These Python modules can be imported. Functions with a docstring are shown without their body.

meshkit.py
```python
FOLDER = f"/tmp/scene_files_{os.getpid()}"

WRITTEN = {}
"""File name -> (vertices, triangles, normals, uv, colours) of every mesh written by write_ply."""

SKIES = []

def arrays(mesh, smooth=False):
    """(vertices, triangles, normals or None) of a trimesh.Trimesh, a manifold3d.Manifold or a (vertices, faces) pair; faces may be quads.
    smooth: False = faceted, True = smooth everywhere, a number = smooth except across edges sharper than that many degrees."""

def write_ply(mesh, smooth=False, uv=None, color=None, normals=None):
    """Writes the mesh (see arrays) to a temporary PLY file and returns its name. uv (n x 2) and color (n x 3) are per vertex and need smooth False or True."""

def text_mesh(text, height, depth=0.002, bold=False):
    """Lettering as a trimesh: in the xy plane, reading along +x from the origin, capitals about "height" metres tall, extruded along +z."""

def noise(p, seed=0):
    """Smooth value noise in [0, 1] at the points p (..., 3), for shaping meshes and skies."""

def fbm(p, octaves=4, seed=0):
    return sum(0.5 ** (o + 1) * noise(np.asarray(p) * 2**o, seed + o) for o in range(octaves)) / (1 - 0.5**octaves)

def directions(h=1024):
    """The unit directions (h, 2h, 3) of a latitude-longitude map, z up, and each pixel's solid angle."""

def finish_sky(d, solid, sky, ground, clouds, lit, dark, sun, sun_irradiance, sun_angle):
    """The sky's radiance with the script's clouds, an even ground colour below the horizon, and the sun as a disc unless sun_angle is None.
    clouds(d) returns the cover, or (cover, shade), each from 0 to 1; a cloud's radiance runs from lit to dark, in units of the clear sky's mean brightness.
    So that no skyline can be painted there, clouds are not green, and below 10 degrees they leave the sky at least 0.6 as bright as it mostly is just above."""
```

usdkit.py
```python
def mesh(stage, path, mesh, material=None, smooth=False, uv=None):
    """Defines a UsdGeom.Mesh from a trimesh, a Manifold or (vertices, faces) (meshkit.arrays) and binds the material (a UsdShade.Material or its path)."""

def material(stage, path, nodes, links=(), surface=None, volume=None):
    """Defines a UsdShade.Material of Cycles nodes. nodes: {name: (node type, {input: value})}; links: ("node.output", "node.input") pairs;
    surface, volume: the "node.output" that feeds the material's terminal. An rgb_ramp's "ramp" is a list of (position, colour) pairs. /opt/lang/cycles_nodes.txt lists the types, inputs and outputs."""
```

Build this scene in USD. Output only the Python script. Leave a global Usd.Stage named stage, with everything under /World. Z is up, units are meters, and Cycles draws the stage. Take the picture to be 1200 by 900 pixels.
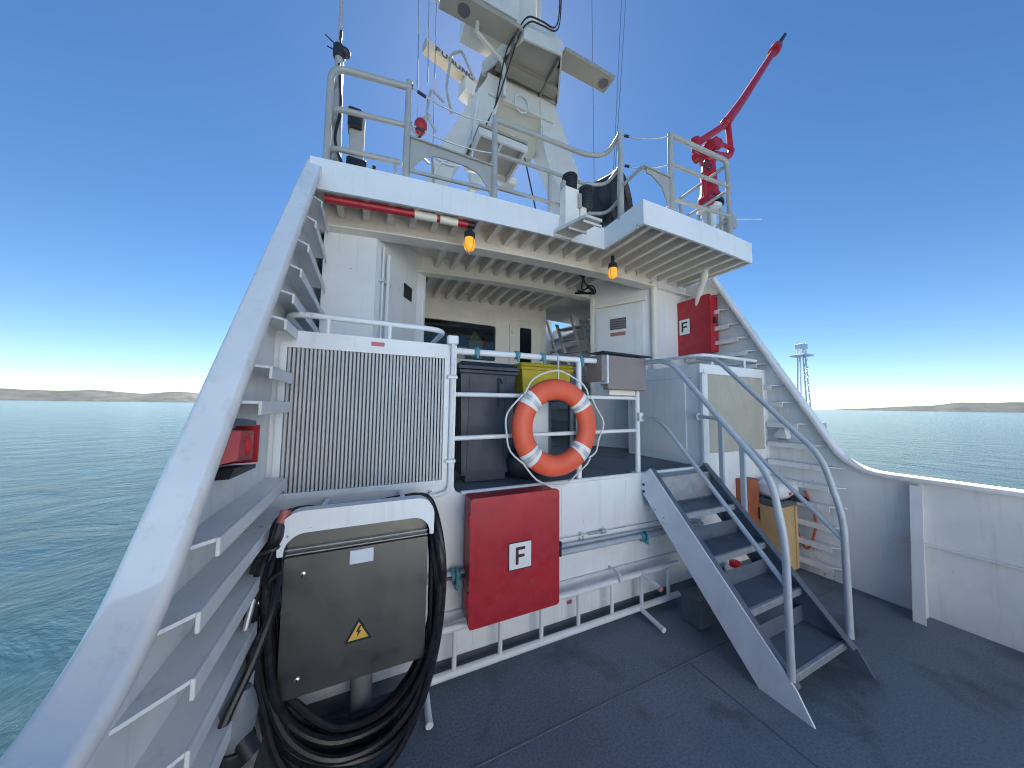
import math, random
import numpy as np, trimesh, manifold3d as m3, usdkit, meshkit
from shapely.geometry import Polygon, box as sbox, LineString
from pxr import Usd, UsdGeom, UsdLux, UsdShade, Gf, Sdf

random.seed(7); rng = np.random.default_rng(7)
stage = Usd.Stage.CreateInMemory()
UsdGeom.SetStageUpAxis(stage, UsdGeom.Tokens.z); UsdGeom.SetStageMetersPerUnit(stage, 1.0)
UsdGeom.Xform.Define(stage, '/World'); UsdGeom.Scope.Define(stage, '/World/Looks')

# ------------------------------------------------------------------ camera
YAW, PITCH, ROLL, EYE = map(math.radians, (24.6145, 3.9945, .7014, 0)); EYE = 1.75
cy, sy, cp, sp, cr, sr = math.cos(YAW), math.sin(YAW), math.cos(PITCH), math.sin(PITCH), math.cos(ROLL), math.sin(ROLL)
fw = np.array([sy*cp, cy*cp, sp]); r0 = np.array([cy, -sy, 0]); u0 = np.cross(r0, fw)
rt = cr*r0 + sr*u0; up = -sr*r0 + cr*u0
cam = UsdGeom.Camera.Define(stage, '/World/camera')
cam.CreateHorizontalApertureAttr(36.0); cam.CreateVerticalApertureAttr(27.0)
cam.CreateFocalLengthAttr(36.0*362.437/1200); cam.CreateClippingRangeAttr(Gf.Vec2f(.05, 20000))
cam.AddTransformOp().Set(Gf.Matrix4d(*rt, 0, *up, 0, *(-fw), 0, 0, 0, EYE, 1))
cam.CreateExposureAttr(1.68)

# ------------------------------------------------------------------ sky and sun
SUN_AZ, SUN_EL = math.radians(20), math.radians(48)
sdir = np.array([math.sin(SUN_AZ)*math.cos(SUN_EL), math.cos(SUN_AZ)*math.cos(SUN_EL), math.sin(SUN_EL)])
sky = UsdLux.DomeLight.Define(stage, '/World/sky')
sky.GetPrim().SetCustomDataByKey('kind', 'structure')
skym = usdkit.material(stage, '/World/Looks/sky_air', {
    'sky': ('sky_texture', {'sky_type': 'single_scattering', 'sun_disc': False, 'sun_elevation': SUN_EL, 'sun_rotation': math.atan2(sdir[0], sdir[1]),
                            'altitude': 0.0, 'air_density': .78, 'aerosol_density': .08, 'ozone_density': .7}),
    'hs': ('hsv', {'saturation': 1.24}), 'tn': ('mix_color', {'blend_type': 'multiply', 'fac': 1.0, 'b': (.95, 1.0, 1.03)}), 'bg': ('background_shader', {'strength': 0.05})}, [('sky.color', 'hs.color'), ('hs.color', 'tn.a'), ('tn.result', 'bg.color')], surface='bg.background')
UsdShade.MaterialBindingAPI.Apply(sky.GetPrim()).Bind(skym)
sun = UsdLux.DistantLight.Define(stage, '/World/sun')
sun.CreateNormalizeAttr(True); sun.CreateIntensityAttr(1.25); sun.CreateAngleAttr(.5); sun.CreateColorAttr(Gf.Vec3f(1, .93, .82))
zz = sdir; xx = np.cross([0, 0, 1], zz); xx /= np.linalg.norm(xx); yy = np.cross(zz, xx)
sun.AddTransformOp().Set(Gf.Matrix4d(*xx, 0, *yy, 0, *zz, 0, 0, 0, 0, 1))

# ------------------------------------------------------------------ materials
def paint(name, col, rough=.42, var=.06, scale=3.0, streak=.0, streak_col=(.30, .22, .15), bump=.02, metal=0.0, coat=0.0, fine=90.0, dent=0.0):
    """Paint or metal: broad mottling, vertical weather streaks, fine relief."""
    lo, hi = [tuple(max(0, c*(1+s)) for c in col) for s in (-var*1.6, var)]
    n = {'g': ('geometry', {}), 'n1': ('noise_texture', {'scale': scale, 'detail': 5.0, 'roughness': .62}),
         'r1': ('rgb_ramp', {'ramp': [(.3, lo), (.68, hi)]}),
         'mp': ('mapping', {'scale': (9.0, 9.0, .55)}), 'n2': ('noise_texture', {'scale': 1.6, 'detail': 6.0, 'roughness': .7}),
         'r2': ('rgb_ramp', {'ramp': [(.55, (0, 0, 0)), (.78, (streak,)*3)]}), 'mx': ('mix_color', {'b': streak_col}),
         'n3': ('noise_texture', {'scale': fine, 'detail': 2.0}), 'bp': ('bump', {'strength': bump*6, 'distance': .004}),
         'n4': ('noise_texture', {'scale': scale*2.3, 'detail': 4.0}), 'rr': ('map_range', {'from_min': .3, 'from_max': .7, 'to_min': rough*.8, 'to_max': min(1, rough*1.25)}),
         'p': ('principled_bsdf', {'metallic': metal, 'coat_weight': coat, 'coat_roughness': .15})}
    l = [('g.position', 'n1.vector'), ('n1.fac', 'r1.fac'), ('g.position', 'mp.vector'), ('mp.vector', 'n2.vector'), ('n2.fac', 'r2.fac'),
         ('r1.color', 'mx.a'), ('r2.color', 'bw.color'), ('bw.val', 'mx.fac'), ('mx.result', 'p.base_color'), ('g.position', 'n3.vector'), ('n3.fac', 'bp.height'),
         ('bp.normal', 'p.normal'), ('g.position', 'n4.vector'), ('n4.fac', 'rr.value'), ('rr.result', 'p.roughness')]
    n['bw'] = ('rgb_to_bw', {})
    if dent:   # plating slightly hollow between its frames, and scattered rust specks
        n.update({'n5': ('noise_texture', {'scale': 2.6, 'detail': 1.5}), 'b5': ('bump', {'strength': dent, 'distance': .012}),
                  'n6': ('noise_texture', {'scale': 34.0, 'detail': 3.0}), 'n7': ('noise_texture', {'scale': 1.9, 'detail': 2.0}), 'm6': ('math', {'math_type': 'multiply'}),
                  'r6': ('rgb_ramp', {'ramp': [(.45, (0, 0, 0)), (.49, (.7, .7, .7))]}), 'w6': ('rgb_to_bw', {}), 'x6': ('mix_color', {'b': (.23, .11, .05)})})
        l += [('g.position', 'n5.vector'), ('n5.fac', 'b5.height'), ('b5.normal', 'bp.normal'), ('g.position', 'n6.vector'), ('g.position', 'n7.vector'), ('n6.fac', 'm6.value1'), ('n7.fac', 'm6.value2'), ('m6.value', 'r6.fac'), ('r6.color', 'w6.color'), ('w6.val', 'x6.fac'), ('mx.result', 'x6.a'), ('x6.result', 'p.base_color')]
        l.remove(('mx.result', 'p.base_color'))
    return usdkit.material(stage, '/World/Looks/' + name, n, l, surface='p.BSDF')
def plain(name, col, rough=.5, metal=0.0, **k):
    return usdkit.material(stage, '/World/Looks/' + name, {'p': ('principled_bsdf', {'base_color': col, 'roughness': rough, 'metallic': metal, **k})}, surface='p.BSDF')

WHITE = paint('white_paint', (.80, .82, .835), .38, .04, 2.2, .24, dent=.5)
CREAM = paint('cream_paint', (.83, .79, .715), .45, .05, 2.5, .14)
SIDEW = paint('side_white_paint', (.76, .765, .76), .45, .06, 2.6, .34, dent=.6)
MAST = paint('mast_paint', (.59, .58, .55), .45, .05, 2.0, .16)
MAST_SHADE = paint('mast_underside_shade', (.31, .29, .25), .5, .06, 2.0, .1)  # darker copy of the mast paint, underside shade put into the colour
BOX_SHADE = paint('mast_box_shade', (.43, .40, .32), .5, .05, 2.0, .1)  # mast paint darkened and warmed, shade of the down-facing box in the colour
RAILP = paint('rail_paint', (.37, .37, .355), .35, .06, 6.0, .1)
GREY = paint('grey_paint', (.62, .67, .72), .36, .06, 5.0, .1)
DARKGREY = paint('dark_grey_paint', (.105, .125, .15), .5, .15, 5.0, .0)
RED = paint('red_paint', (.43, .022, .036), .34, .09, 5.0, .12, (.25, .03, .04), dent=.25)
REDM = paint('monitor_red_paint', (.36, .013, .026), .38, .07, 6.0, .0)
STEEL = paint('brushed_steel', (.185, .187, .175), .40, .02, 3.0, .04, (.25, .22, .18), .01, metal=.92)
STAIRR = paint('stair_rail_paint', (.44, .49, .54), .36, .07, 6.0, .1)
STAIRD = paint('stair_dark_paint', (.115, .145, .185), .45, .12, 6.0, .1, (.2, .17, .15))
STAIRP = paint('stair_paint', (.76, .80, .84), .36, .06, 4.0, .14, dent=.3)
VALVE = paint('valve_paint', (.17, .19, .205), .5, .15, 12.0, .2)
GALV = paint('galvanised_steel', (.46, .48, .50), .42, .12, 14.0, .0, metal=.6)
SLAT = paint('slat_paint', (.57, .585, .595), .5, .05, 6.0, .1, (.35, .3, .25))
BROWN = paint('brown_grey_metal', (.27, .225, .215), .4, .05, 3.0, .0, metal=.15)
TAN_BOUNCE = paint('tan_bounce_board', (.62, .43, .22), .6, .07, 5.0, .2, (.35, .22, .1))  # the tan also carries warm bounced light on the crate
ORANGEBROWN = paint('rust_red_paint', (.36, .10, .04), .55, .15, 7.0, .2)
ORANGE = paint('buoy_orange', (.80, .12, .055), .45, .05, 6.0, .05)
BIN = paint('bin_plastic', (.032, .046, .072), .45, .08, 4.0, .0, bump=.03)
YELLOW = paint('yellow_plastic', (.60, .47, .03), .45, .06, 4.0, .0)
BLACK = plain('black_rubber', (.014, .014, .017), .42)
CABLE = paint('cable_rubber', (.016, .014, .018), .34, .2, 12.0, .10, (.10, .06, .06))
BLACKP = plain('black_plastic', (.018, .02, .026), .45)
WHITEP = plain('white_plastic', (.82, .82, .80), .4)
LABELB = plain('pale_label', (.72, .78, .85), .5)
TEAL = paint('teal_fitting', (.10, .30, .34), .4, .15, 20.0, .0)
CHROME = plain('bright_fitting', (.62, .62, .62), .25, .95)
BRASSY = plain('dull_brass', (.35, .30, .24), .4, .8)
SIGNY = plain('sign_yellow', (.80, .50, .09), .45)
INK = plain('sign_ink', (.02, .02, .022), .5)
MAROON = plain('maroon_ink', (.07, .012, .02), .5)
TAPE = plain('reflective_tape', (.55, .56, .57), .3, .2)
ROPEW = plain('white_rope', (.72, .72, .70), .8)
ROPER = plain('red_rope', (.50, .10, .06), .8)
PALE_YELLOW = plain('pale_yellow_matt', (.75, .72, .42), .8)
WIRE = plain('halyard_line', (.10, .13, .2), .7)
DARKIN = plain('dark_inside', (.012, .013, .015), .7)
RADART = plain('radar_lettering', (.05, .06, .12), .5)
REDL = plain('red_lens', (.55, .02, .03), .15)
AMBER = usdkit.material(stage, '/World/Looks/amber_globe', {'p': ('principled_bsdf', {'base_color': (.75, .30, .03), 'roughness': .25, 'emission_color': (1.0, .43, .03), 'emission_strength': .26})}, surface='p.BSDF')
GLASS = usdkit.material(stage, '/World/Looks/window_glass', {'f': ('fresnel', {'IOR': 1.5}), 't': ('transparent_bsdf', {'color': (.55, .60, .58)}), 'g': ('glossy_bsdf', {'color': (.9, .9, .9), 'roughness': .03}), 'm': ('mix_closure', {})},
    [('f.fac', 'm.fac'), ('t.BSDF', 'm.closure1'), ('g.BSDF', 'm.closure2')], surface='m.closure')
# worn deck paint: mottled dark grey, scuffs and stains
DECK = usdkit.material(stage, '/World/Looks/deck_paint', {
    'g': ('geometry', {}), 'n1': ('noise_texture', {'scale': 1.1, 'detail': 7.0, 'roughness': .65}), 'r1': ('rgb_ramp', {'ramp': [(.32, (.112, .152, .20)), (.5, (.148, .19, .24)), (.72, (.18, .225, .265))]}),
    'n2': ('noise_texture', {'scale': 2.4, 'detail': 3.0, 'distortion': .6}), 'r2': ('rgb_ramp', {'ramp': [(.55, (1, 1, 1)), (.70, (.45, .44, .42))]}), 'm1': ('mix_color', {'blend_type': 'multiply', 'fac': .8}),
    'mp': ('mapping', {'scale': (2.2, 14.0, 1.0), 'rotation': (0, 0, .5)}), 'n3': ('noise_texture', {'scale': 3.0, 'detail': 5.0, 'roughness': .75}), 'r3': ('rgb_ramp', {'ramp': [(.66, (0, 0, 0)), (.80, (.45, .45, .45))]}), 'bw': ('rgb_to_bw', {}), 'm2': ('mix_color', {'b': (.24, .25, .26)}),
    'n4': ('noise_texture', {'scale': 260.0, 'detail': 2.0}), 'n6': ('noise_texture', {'scale': 75.0, 'detail': 3.0, 'roughness': .8}), 'r6': ('rgb_ramp', {'ramp': [(.38, (.72, .72, .72)), (.5, (1, 1, 1)), (.66, (1.25, 1.25, 1.25))]}), 'm6': ('mix_color', {'blend_type': 'multiply', 'fac': 1.0}), 'bp': ('bump', {'strength': .6, 'distance': .004}), 'rr': ('map_range', {'from_min': .3, 'from_max': .7, 'to_min': .42, 'to_max': .68}), 'p': ('principled_bsdf', {})},
    [('g.position', 'n1.vector'), ('n1.fac', 'r1.fac'), ('g.position', 'n2.vector'), ('n2.fac', 'r2.fac'), ('r1.color', 'm1.a'), ('r2.color', 'm1.b'), ('g.position', 'mp.vector'), ('mp.vector', 'n3.vector'), ('n3.fac', 'r3.fac'), ('r3.color', 'bw.color'),
     ('m1.result', 'm2.a'), ('bw.val', 'm2.fac'), ('m2.result', 'm6.a'), ('g.position', 'n6.vector'), ('n6.fac', 'r6.fac'), ('r6.color', 'm6.b'), ('m6.result', 'p.base_color'), ('g.position', 'n4.vector'), ('n4.fac', 'bp.height'), ('bp.normal', 'p.normal'), ('n1.fac', 'rr.value'), ('rr.result', 'p.roughness')], surface='p.BSDF')
SEA = usdkit.material(stage, '/World/Looks/sea_water', {'g': ('geometry', {}), 'n': ('noise_texture', {'scale': .30, 'detail': 9.0, 'roughness': .62, 'distortion': .4}), 'b': ('bump', {'strength': .5, 'distance': .7}), 'p': ('principled_bsdf', {'base_color': (.018, .045, .06), 'roughness': .12})},
    [('g.position', 'n.vector'), ('n.fac', 'b.height'), ('b.normal', 'p.normal')], surface='p.BSDF')
HILL = paint('far_hill', (.05, .06, .066), .9, .3, .01, .0, bump=0)

# ------------------------------------------------------------------ mesh helpers
cat = trimesh.util.concatenate
def tm(man):
    k = man.to_mesh(); return trimesh.Trimesh(k.vert_properties[:, :3], k.tri_verts, process=False)
def bx(x0, x1, y0, y1, z0, z1, b=.004):
    b = min(b, .45*min(x1-x0, y1-y0, z1-z0))
    pts = []
    for x, sx in ((x0, 1), (x1, -1)):
        for y, s_y in ((y0, 1), (y1, -1)):
            for z, sz in ((z0, 1), (z1, -1)):
                pts += [(x+sx*b, y+s_y*b, z), (x+sx*b, y, z+sz*b), (x, y+s_y*b, z+sz*b)] if b > 0 else [(x, y, z)]
    return tm(m3.Manifold.hull_points(np.array(pts)))
def hull(pts): return tm(m3.Manifold.hull_points(np.array(pts, float)))
def fillet(pts, rad, n=6):
    pts = [np.array(p, float) for p in pts]; out = [pts[0]]
    for i in range(1, len(pts)-1):
        a, b, c = pts[i-1], pts[i], pts[i+1]
        u, v = a-b, c-b; lu, lv = np.linalg.norm(u), np.linalg.norm(v); d = min(rad, .48*lu, .48*lv)
        p, q = b+u/lu*d, b+v/lv*d
        for t in np.linspace(0, 1, n): out.append((1-t)**2*p + 2*t*(1-t)*b + t*t*q)
    out.append(pts[-1]); return out
def spline(pts, n=10, closed=False):
    P = np.array(pts, float); N = len(P); out = []
    for i in range(N if closed else N-1):
        g = (lambda k: P[k % N]) if closed else (lambda k: P[min(max(k, 0), N-1)])
        a, b, c, d = g(i-1), g(i), g(i+1), g(i+2)
        for t in np.linspace(0, 1, n, endpoint=False):
            out.append(.5*((2*b)+(c-a)*t+(2*a-5*b+4*c-d)*t*t+(3*b-a-3*c+d)*t**3))
    if not closed: out.append(P[-1])
    return out
def tube(pts, r, n=10, rad=0, closed=False, r1=None):
    """Round bar along a polyline; rad rounds its corners; r1 tapers."""
    P = np.array(fillet(pts, rad) if rad else pts, float)
    keep = [0] + [i for i in range(1, len(P)) if np.linalg.norm(P[i]-P[i-1]) > 1e-6]; P = P[keep]; N = len(P)
    if closed: T = np.roll(P, -1, 0)-np.roll(P, 1, 0)
    else: T = np.gradient(P, axis=0) if N > 2 else np.repeat([P[1]-P[0]], 2, 0)
    T = T/np.linalg.norm(T, axis=1, keepdims=True)
    u = np.cross(T[0], [0, 0, 1] if abs(T[0][2]) < .9 else [1, 0, 0]); u /= np.linalg.norm(u)
    R = np.linspace(r, r if r1 is None else r1, N); V = []
    for i in range(N):
        u = u - T[i]*(u@T[i]); u /= np.linalg.norm(u); w = np.cross(T[i], u)
        a = np.arange(n)/n*2*np.pi
        V.append(P[i] + R[i]*(np.cos(a)[:, None]*u + np.sin(a)[:, None]*w))
    V = np.vstack(V); F = []
    for i in range(N if closed else N-1):
        j = (i+1) % N
        for k in range(n):
            a, b, c, d = i*n+k, i*n+(k+1) % n, j*n+(k+1) % n, j*n+k; F += [(a, b, c), (a, c, d)]
    if not closed:
        V = np.vstack([V, P[0], P[-1]]); c0, c1 = len(V)-2, len(V)-1
        for k in range(n): F += [(c0, (k+1) % n, k), (c1, (N-1)*n+k, (N-1)*n+(k+1) % n)]
    return trimesh.Trimesh(V, F, process=False)
def rod(a, b, r, n=10, r1=None): return tube([a, b], r, n, r1=r1)
def prism(poly, plane, a, b):
    """A 2-D outline (list or shapely) in plane 'xz', 'yz' or 'xy', as a plate between a and b on the third axis."""
    g = poly if hasattr(poly, 'exterior') else Polygon(poly)
    m = trimesh.creation.extrude_polygon(g, b-a, engine='earcut'); v = m.vertices.copy()
    if plane == 'xz': m.vertices = np.c_[v[:, 0], a+v[:, 2], v[:, 1]]; m.invert()
    elif plane == 'yz': m.vertices = np.c_[a+v[:, 2], v[:, 0], v[:, 1]]
    else: m.vertices = np.c_[v[:, 0], v[:, 1], a+v[:, 2]]
    return m
def lathe(prof, at, axis=(0, 0, 1), n=20):
    """prof: (radius, height) pairs, along the axis from the point at."""
    w = np.array(axis, float); w /= np.linalg.norm(w); u = np.cross(w, [0, 0, 1] if abs(w[2]) < .9 else [1, 0, 0]); u /= np.linalg.norm(u); v = np.cross(w, u)
    a = np.arange(n)/n*2*np.pi; V = np.vstack([np.array(at) + h*w + r*(np.cos(a)[:, None]*u+np.sin(a)[:, None]*v) for r, h in prof]); F = []
    for i in range(len(prof)-1):
        for k in range(n):
            p, q, s, t = i*n+k, i*n+(k+1) % n, (i+1)*n+(k+1) % n, (i+1)*n+k; F += [(p, q, s), (p, s, t)]
    c0, c1 = len(V), len(V)+1; V = np.vstack([V, np.array(at)+prof[0][1]*w, np.array(at)+prof[-1][1]*w]); e = (len(prof)-1)*n
    for k in range(n): F += [(c0, (k+1) % n, k), (c1, e+k, e+(k+1) % n)]
    return trimesh.Trimesh(V, F, process=False)
def ball(c, r, s=(1, 1, 1), sub=3):
    m = trimesh.creation.icosphere(sub, r); m.vertices = m.vertices*np.array(s)+np.array(c); return m
def rrect(x0, x1, z0, z1, r): return sbox(x0+r, z0+r, x1-r, z1-r).buffer(r, quad_segs=5)
def text_xz(t, h, x, y, z, d=.003):
    """Lettering centred at x, z on a face that looks towards -Y."""
    m = meshkit.text_mesh(t, h, d, bold=True); v = m.vertices - [m.bounds[:, 0].mean(), m.bounds[:, 1].mean(), 0]
    m.vertices = np.c_[x+v[:, 0], y-v[:, 2], z+v[:, 1]]; return m

# ------------------------------------------------------------------ scene objects
used = {}
def numbered(parent, name):
    k = used.get((parent, name), -1)+1; used[(parent, name)] = k
    return name if k == 0 else f'{name}_{k:03d}'
class Thing:
    def __init__(s, name, label=None, category=None, loc=(0, 0, 0), group=None, kind=None):
        s.path = '/World/' + numbered('/World', name); s.loc = np.array(loc, float)
        x = UsdGeom.Xform.Define(stage, s.path); x.AddTranslateOp().Set(Gf.Vec3d(*map(float, loc))); p = s.prim = x.GetPrim()
        for k, v in (('label', label), ('category', category), ('group', group), ('kind', kind)):
            if v: p.SetCustomDataByKey(k, v)
    def part(s, name, mesh, mat, parent=None, label=None, smooth=32, kind=None):
        base = parent or s.path; path = base + '/' + numbered(base, name)
        m = mesh.copy() if hasattr(mesh, 'copy') else mesh; m.vertices = m.vertices - s.loc
        p = usdkit.mesh(stage, path, m, mat, smooth=smooth).GetPrim()
        if label: p.SetCustomDataByKey('label', label)
        if kind: p.SetCustomDataByKey('kind', kind)
        return path
def single(name, mesh, mat, label=None, category=None, group=None, kind=None, smooth=32):
    path = '/World/' + numbered('/World', name); p = usdkit.mesh(stage, path, mesh, mat, smooth=smooth).GetPrim()
    for k, v in (('label', label), ('category', category), ('group', group), ('kind', kind)):
        if v: p.SetCustomDataByKey(k, v)
    return path
def struct(name, mesh, mat, smooth=32):
    p = single(name, mesh, mat, kind='structure', smooth=smooth); return p
def child(path, name, mesh, mat, smooth=32, label=None):
    q = path + '/' + numbered(path, name); p = usdkit.mesh(stage, q, mesh, mat, smooth=smooth).GetPrim()
    if label: p.SetCustomDataByKey('label', label)
    return q

# ---------------- main dimensions (metres)
WALL_Y = 2.13                   # aft face of the raised deck
DECK_Z = 1.14                   # raised deck
XL, XR = -.5, 4.4               # inner faces of the two side walls
def zc(x): return 3.59-.015*(x-2.9)**2          # cambered lower edge of the canopy
def camber(x0, x1, y0, y1, d0, d1, n=14):
    xs = np.linspace(x0, x1, n+1); V = []; F = []
    for x in xs: V += [(x, y0, zc(x)+d0), (x, y1, zc(x)+d0), (x, y1, zc(x)+d1), (x, y0, zc(x)+d1)]
    for i in range(n):
        for k in range(4):
            a, b = 4*i+k, 4*i+(k+1) % 4; F += [(a, b, b+4), (a, b+4, a+4)]
    F += [(0, 2, 1), (0, 3, 2)]; e = 4*n; F += [(e, e+1, e+2), (e, e+2, e+3)]
    return trimesh.Trimesh(V, F, process=False)

# ================================================================== SETTING
sea = trimesh.creation.cylinder(6000, .2, sections=64); sea.apply_translation([0, 0, -2.6]); struct('sea', sea, SEA)
pts = []
hx = np.linspace(-1, 1, 160)
def ridge(az0, az1, R, h, seed):
    az = np.radians(np.linspace(az0, az1, 90)); hh = h*(.25+meshkit.fbm(np.c_[az*9, az*0, az*0+seed], 5, seed))*np.clip(np.minimum(np.linspace(0, 6, 90), np.linspace(6, 0, 90)), 0, 1)
    V = []; F = []
    for a, k in zip(az, hh):
        d = np.array([math.sin(a), math.cos(a), 0]); V += [(*(d*R)[:2], -3), (*(d*(R+250))[:2], -3+k), (*(d*(R+600))[:2], -3)]
    for i in range(len(az)-1):
        for k in (0, 1):
            a = 3*i+k; F += [(a, a+1, a+4), (a, a+4, a+3)]
    return trimesh.Trimesh(V, F, process=False)
struct('far_hills', ridge(-75, 10, 3400, 75, 3), HILL); struct('far_hills', ridge(70, 130, 3800, 90, 5), HILL)

md = struct('main_deck', bx(-.6, 4.5, -9, WALL_Y+.1, -.12, 0, .0), DECK)
child(md, 'weld_seam', bx(-.5, 4.4, 1.536, 1.549, -.01, .004, .002), DARKGREY)
child(md, 'weld_seam', bx(-.5, 4.4, -.63, -.617, -.01, .004, .002), DARKGREY)
child(md, 'weld_seam', bx(2.06, 2.073, -9, 1.535, -.01, .003, .0015), DARKGREY)
hullbox = bx(-.62, 4.52, -9, 12, -3, -.121, 0); struct('hull', hullbox, DARKGREY)
rd = struct('raised_deck', bx(-.5, 4.4, WALL_Y+.03, 8, DECK_Z-.05, DECK_Z-.004, 0), DECK)

# front bulkhead: one plate with rounded opening edges and two grille openings
LG = (-.445, .465, 1.24, 2.075); RG = (3.25, 4.28, 1.27, 2.12)
face = sbox(XL, 0, XR, DECK_Z).union(sbox(XL, 0, .545, 2.17)).union(sbox(3.16, 0, XR, 2.22))
fil = sbox(.545, DECK_Z, .605, DECK_Z+.06).difference(Polygon([(.605+.06*math.cos(t), DECK_Z+.06+.06*math.sin(t)) for t in np.linspace(0, 2*math.pi, 40)]))
face = face.union(fil).difference(sbox(LG[0], LG[2], LG[1], LG[3])).difference(sbox(RG[0], RG[2], RG[1], RG[3]))
fb = struct('front_bulkhead', prism(face.buffer(0), 'xz', WALL_Y, WALL_Y+.03), WHITE)
child(fb, 'base_band', bx(XL, XR, WALL_Y-.004, WALL_Y, 0.001, .085, .001), DARKGREY)
child(fb, 'deck_edge_lip', tube([(.6, WALL_Y+.004, DECK_Z), (3.16, WALL_Y+.004, DECK_Z)], .016), WHITE)
child(fb, 'flat_bar', bx(.40, 2.72, WALL_Y-.018, WALL_Y+.001, .372, .385, .002), GREY)
for xx_ in (.7, 1.42, 2.1, 2.85, 3.6): child(fb, 'weld_line', bx(xx_, xx_+.006, WALL_Y-.0025, WALL_Y+.001, .09, 1.10, .001), WHITE)

# side walls with slanted after edges, and the bulwark running aft
def side_wall(name, x_in, sgn, edge, tipdef, mat):
    """sgn -1: left wall, its frames stand towards +X; edge: (y, z) list from the roof down to the bulwark."""
    t = .03; xa, xb = (x_in-t, x_in) if sgn < 0 else (x_in, x_in+t)
    bend = [(q[1], q[2]-.004) for q in fillet([(0, y, z) for y, z in edge + [(-9, edge[-1][1])]], .25, 8)]
    poly = [(8, 3.8)] + bend + [(-9, -.1), (8, -.1)]
    p = struct(name, prism(poly, 'yz', xa, xb), mat)
    w = .115; e = [(y, z) for y, z in edge] + [(-9, edge[-1][1])]
    # face plate: a rounded bar all along the free edge
    c = x_in + (w/2-.03)*(-sgn)
    L = fillet([(c, y, z) for y, z in e], .25, 8); V = []; P = np.array(L)
    prof = sbox(-w/2+.02, -.018+.012, w/2-.02, .018-.012).buffer(.02, quad_segs=3); q = np.array(prof.exterior.coords)[:-1]
    T = np.gradient(P, axis=0); T /= np.linalg.norm(T, axis=1, keepdims=True); X = np.array([1., 0, 0])
    for pt, tt in zip(P, T):
        nn = np.cross(X, tt); V.append(pt + q[:, :1]*X + q[:, 1:]*nn)
    V = np.vstack(V); n = len(q); F = []
    for i in range(len(P)-1):
        for k in range(n):
            a, b = i*n+k, i*n+(k+1) % n; F += [(a, b, b+n), (a, b+n, a+n)]
    child(p, 'edge_plate', trimesh.Trimesh(V, F, process=False), mat)
    for (z, y0, y1) in tipdef:
        d = .095; x1 = x_in - sgn*d
        lo, hi = min(x_in, x1), max(x_in, x1)
        pl = Polygon([(x_in, y0+.0), (x1, y0+.10), (x1, y1-.02), (x1+sgn*.02, y1), (x_in, y1)])
        web = prism(pl, 'xy', z, z+.011)
        lipx = (x1, x1+.011) if sgn < 0 else (x1-.011, x1)
        lip = bx(min(lipx), max(lipx), y0+.10, y1-.02, z-.045, z+.011, .002)
        child(p, 'stiffener', cat([web, lip]), mat)
    return p
ledge = [(2.80, 3.66), (1.49, 1.88), (.93, 1.12)]
def edge_y(edge, z):
    zs = [q[1] for q in edge][::-1]; ys = [q[0] for q in edge][::-1]; return float(np.interp(z, zs, ys))
ltips = [(z, edge_y(ledge, z)+.06, 3.13) for z in (3.30, 3.03, 2.76, 2.53, 2.33, 2.16)]
ltips += [(z, edge_y(ledge, z)+.06, 2.10) for z in (1.90, 1.745)] + [(z, max(1.05, edge_y(ledge, z)+.06), 2.10) for z in (1.33, 1.17, 1.0, .82, .62, .42, .22)]
side_wall('left_side_wall', XL, -1, ledge, ltips, SIDEW)
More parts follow.
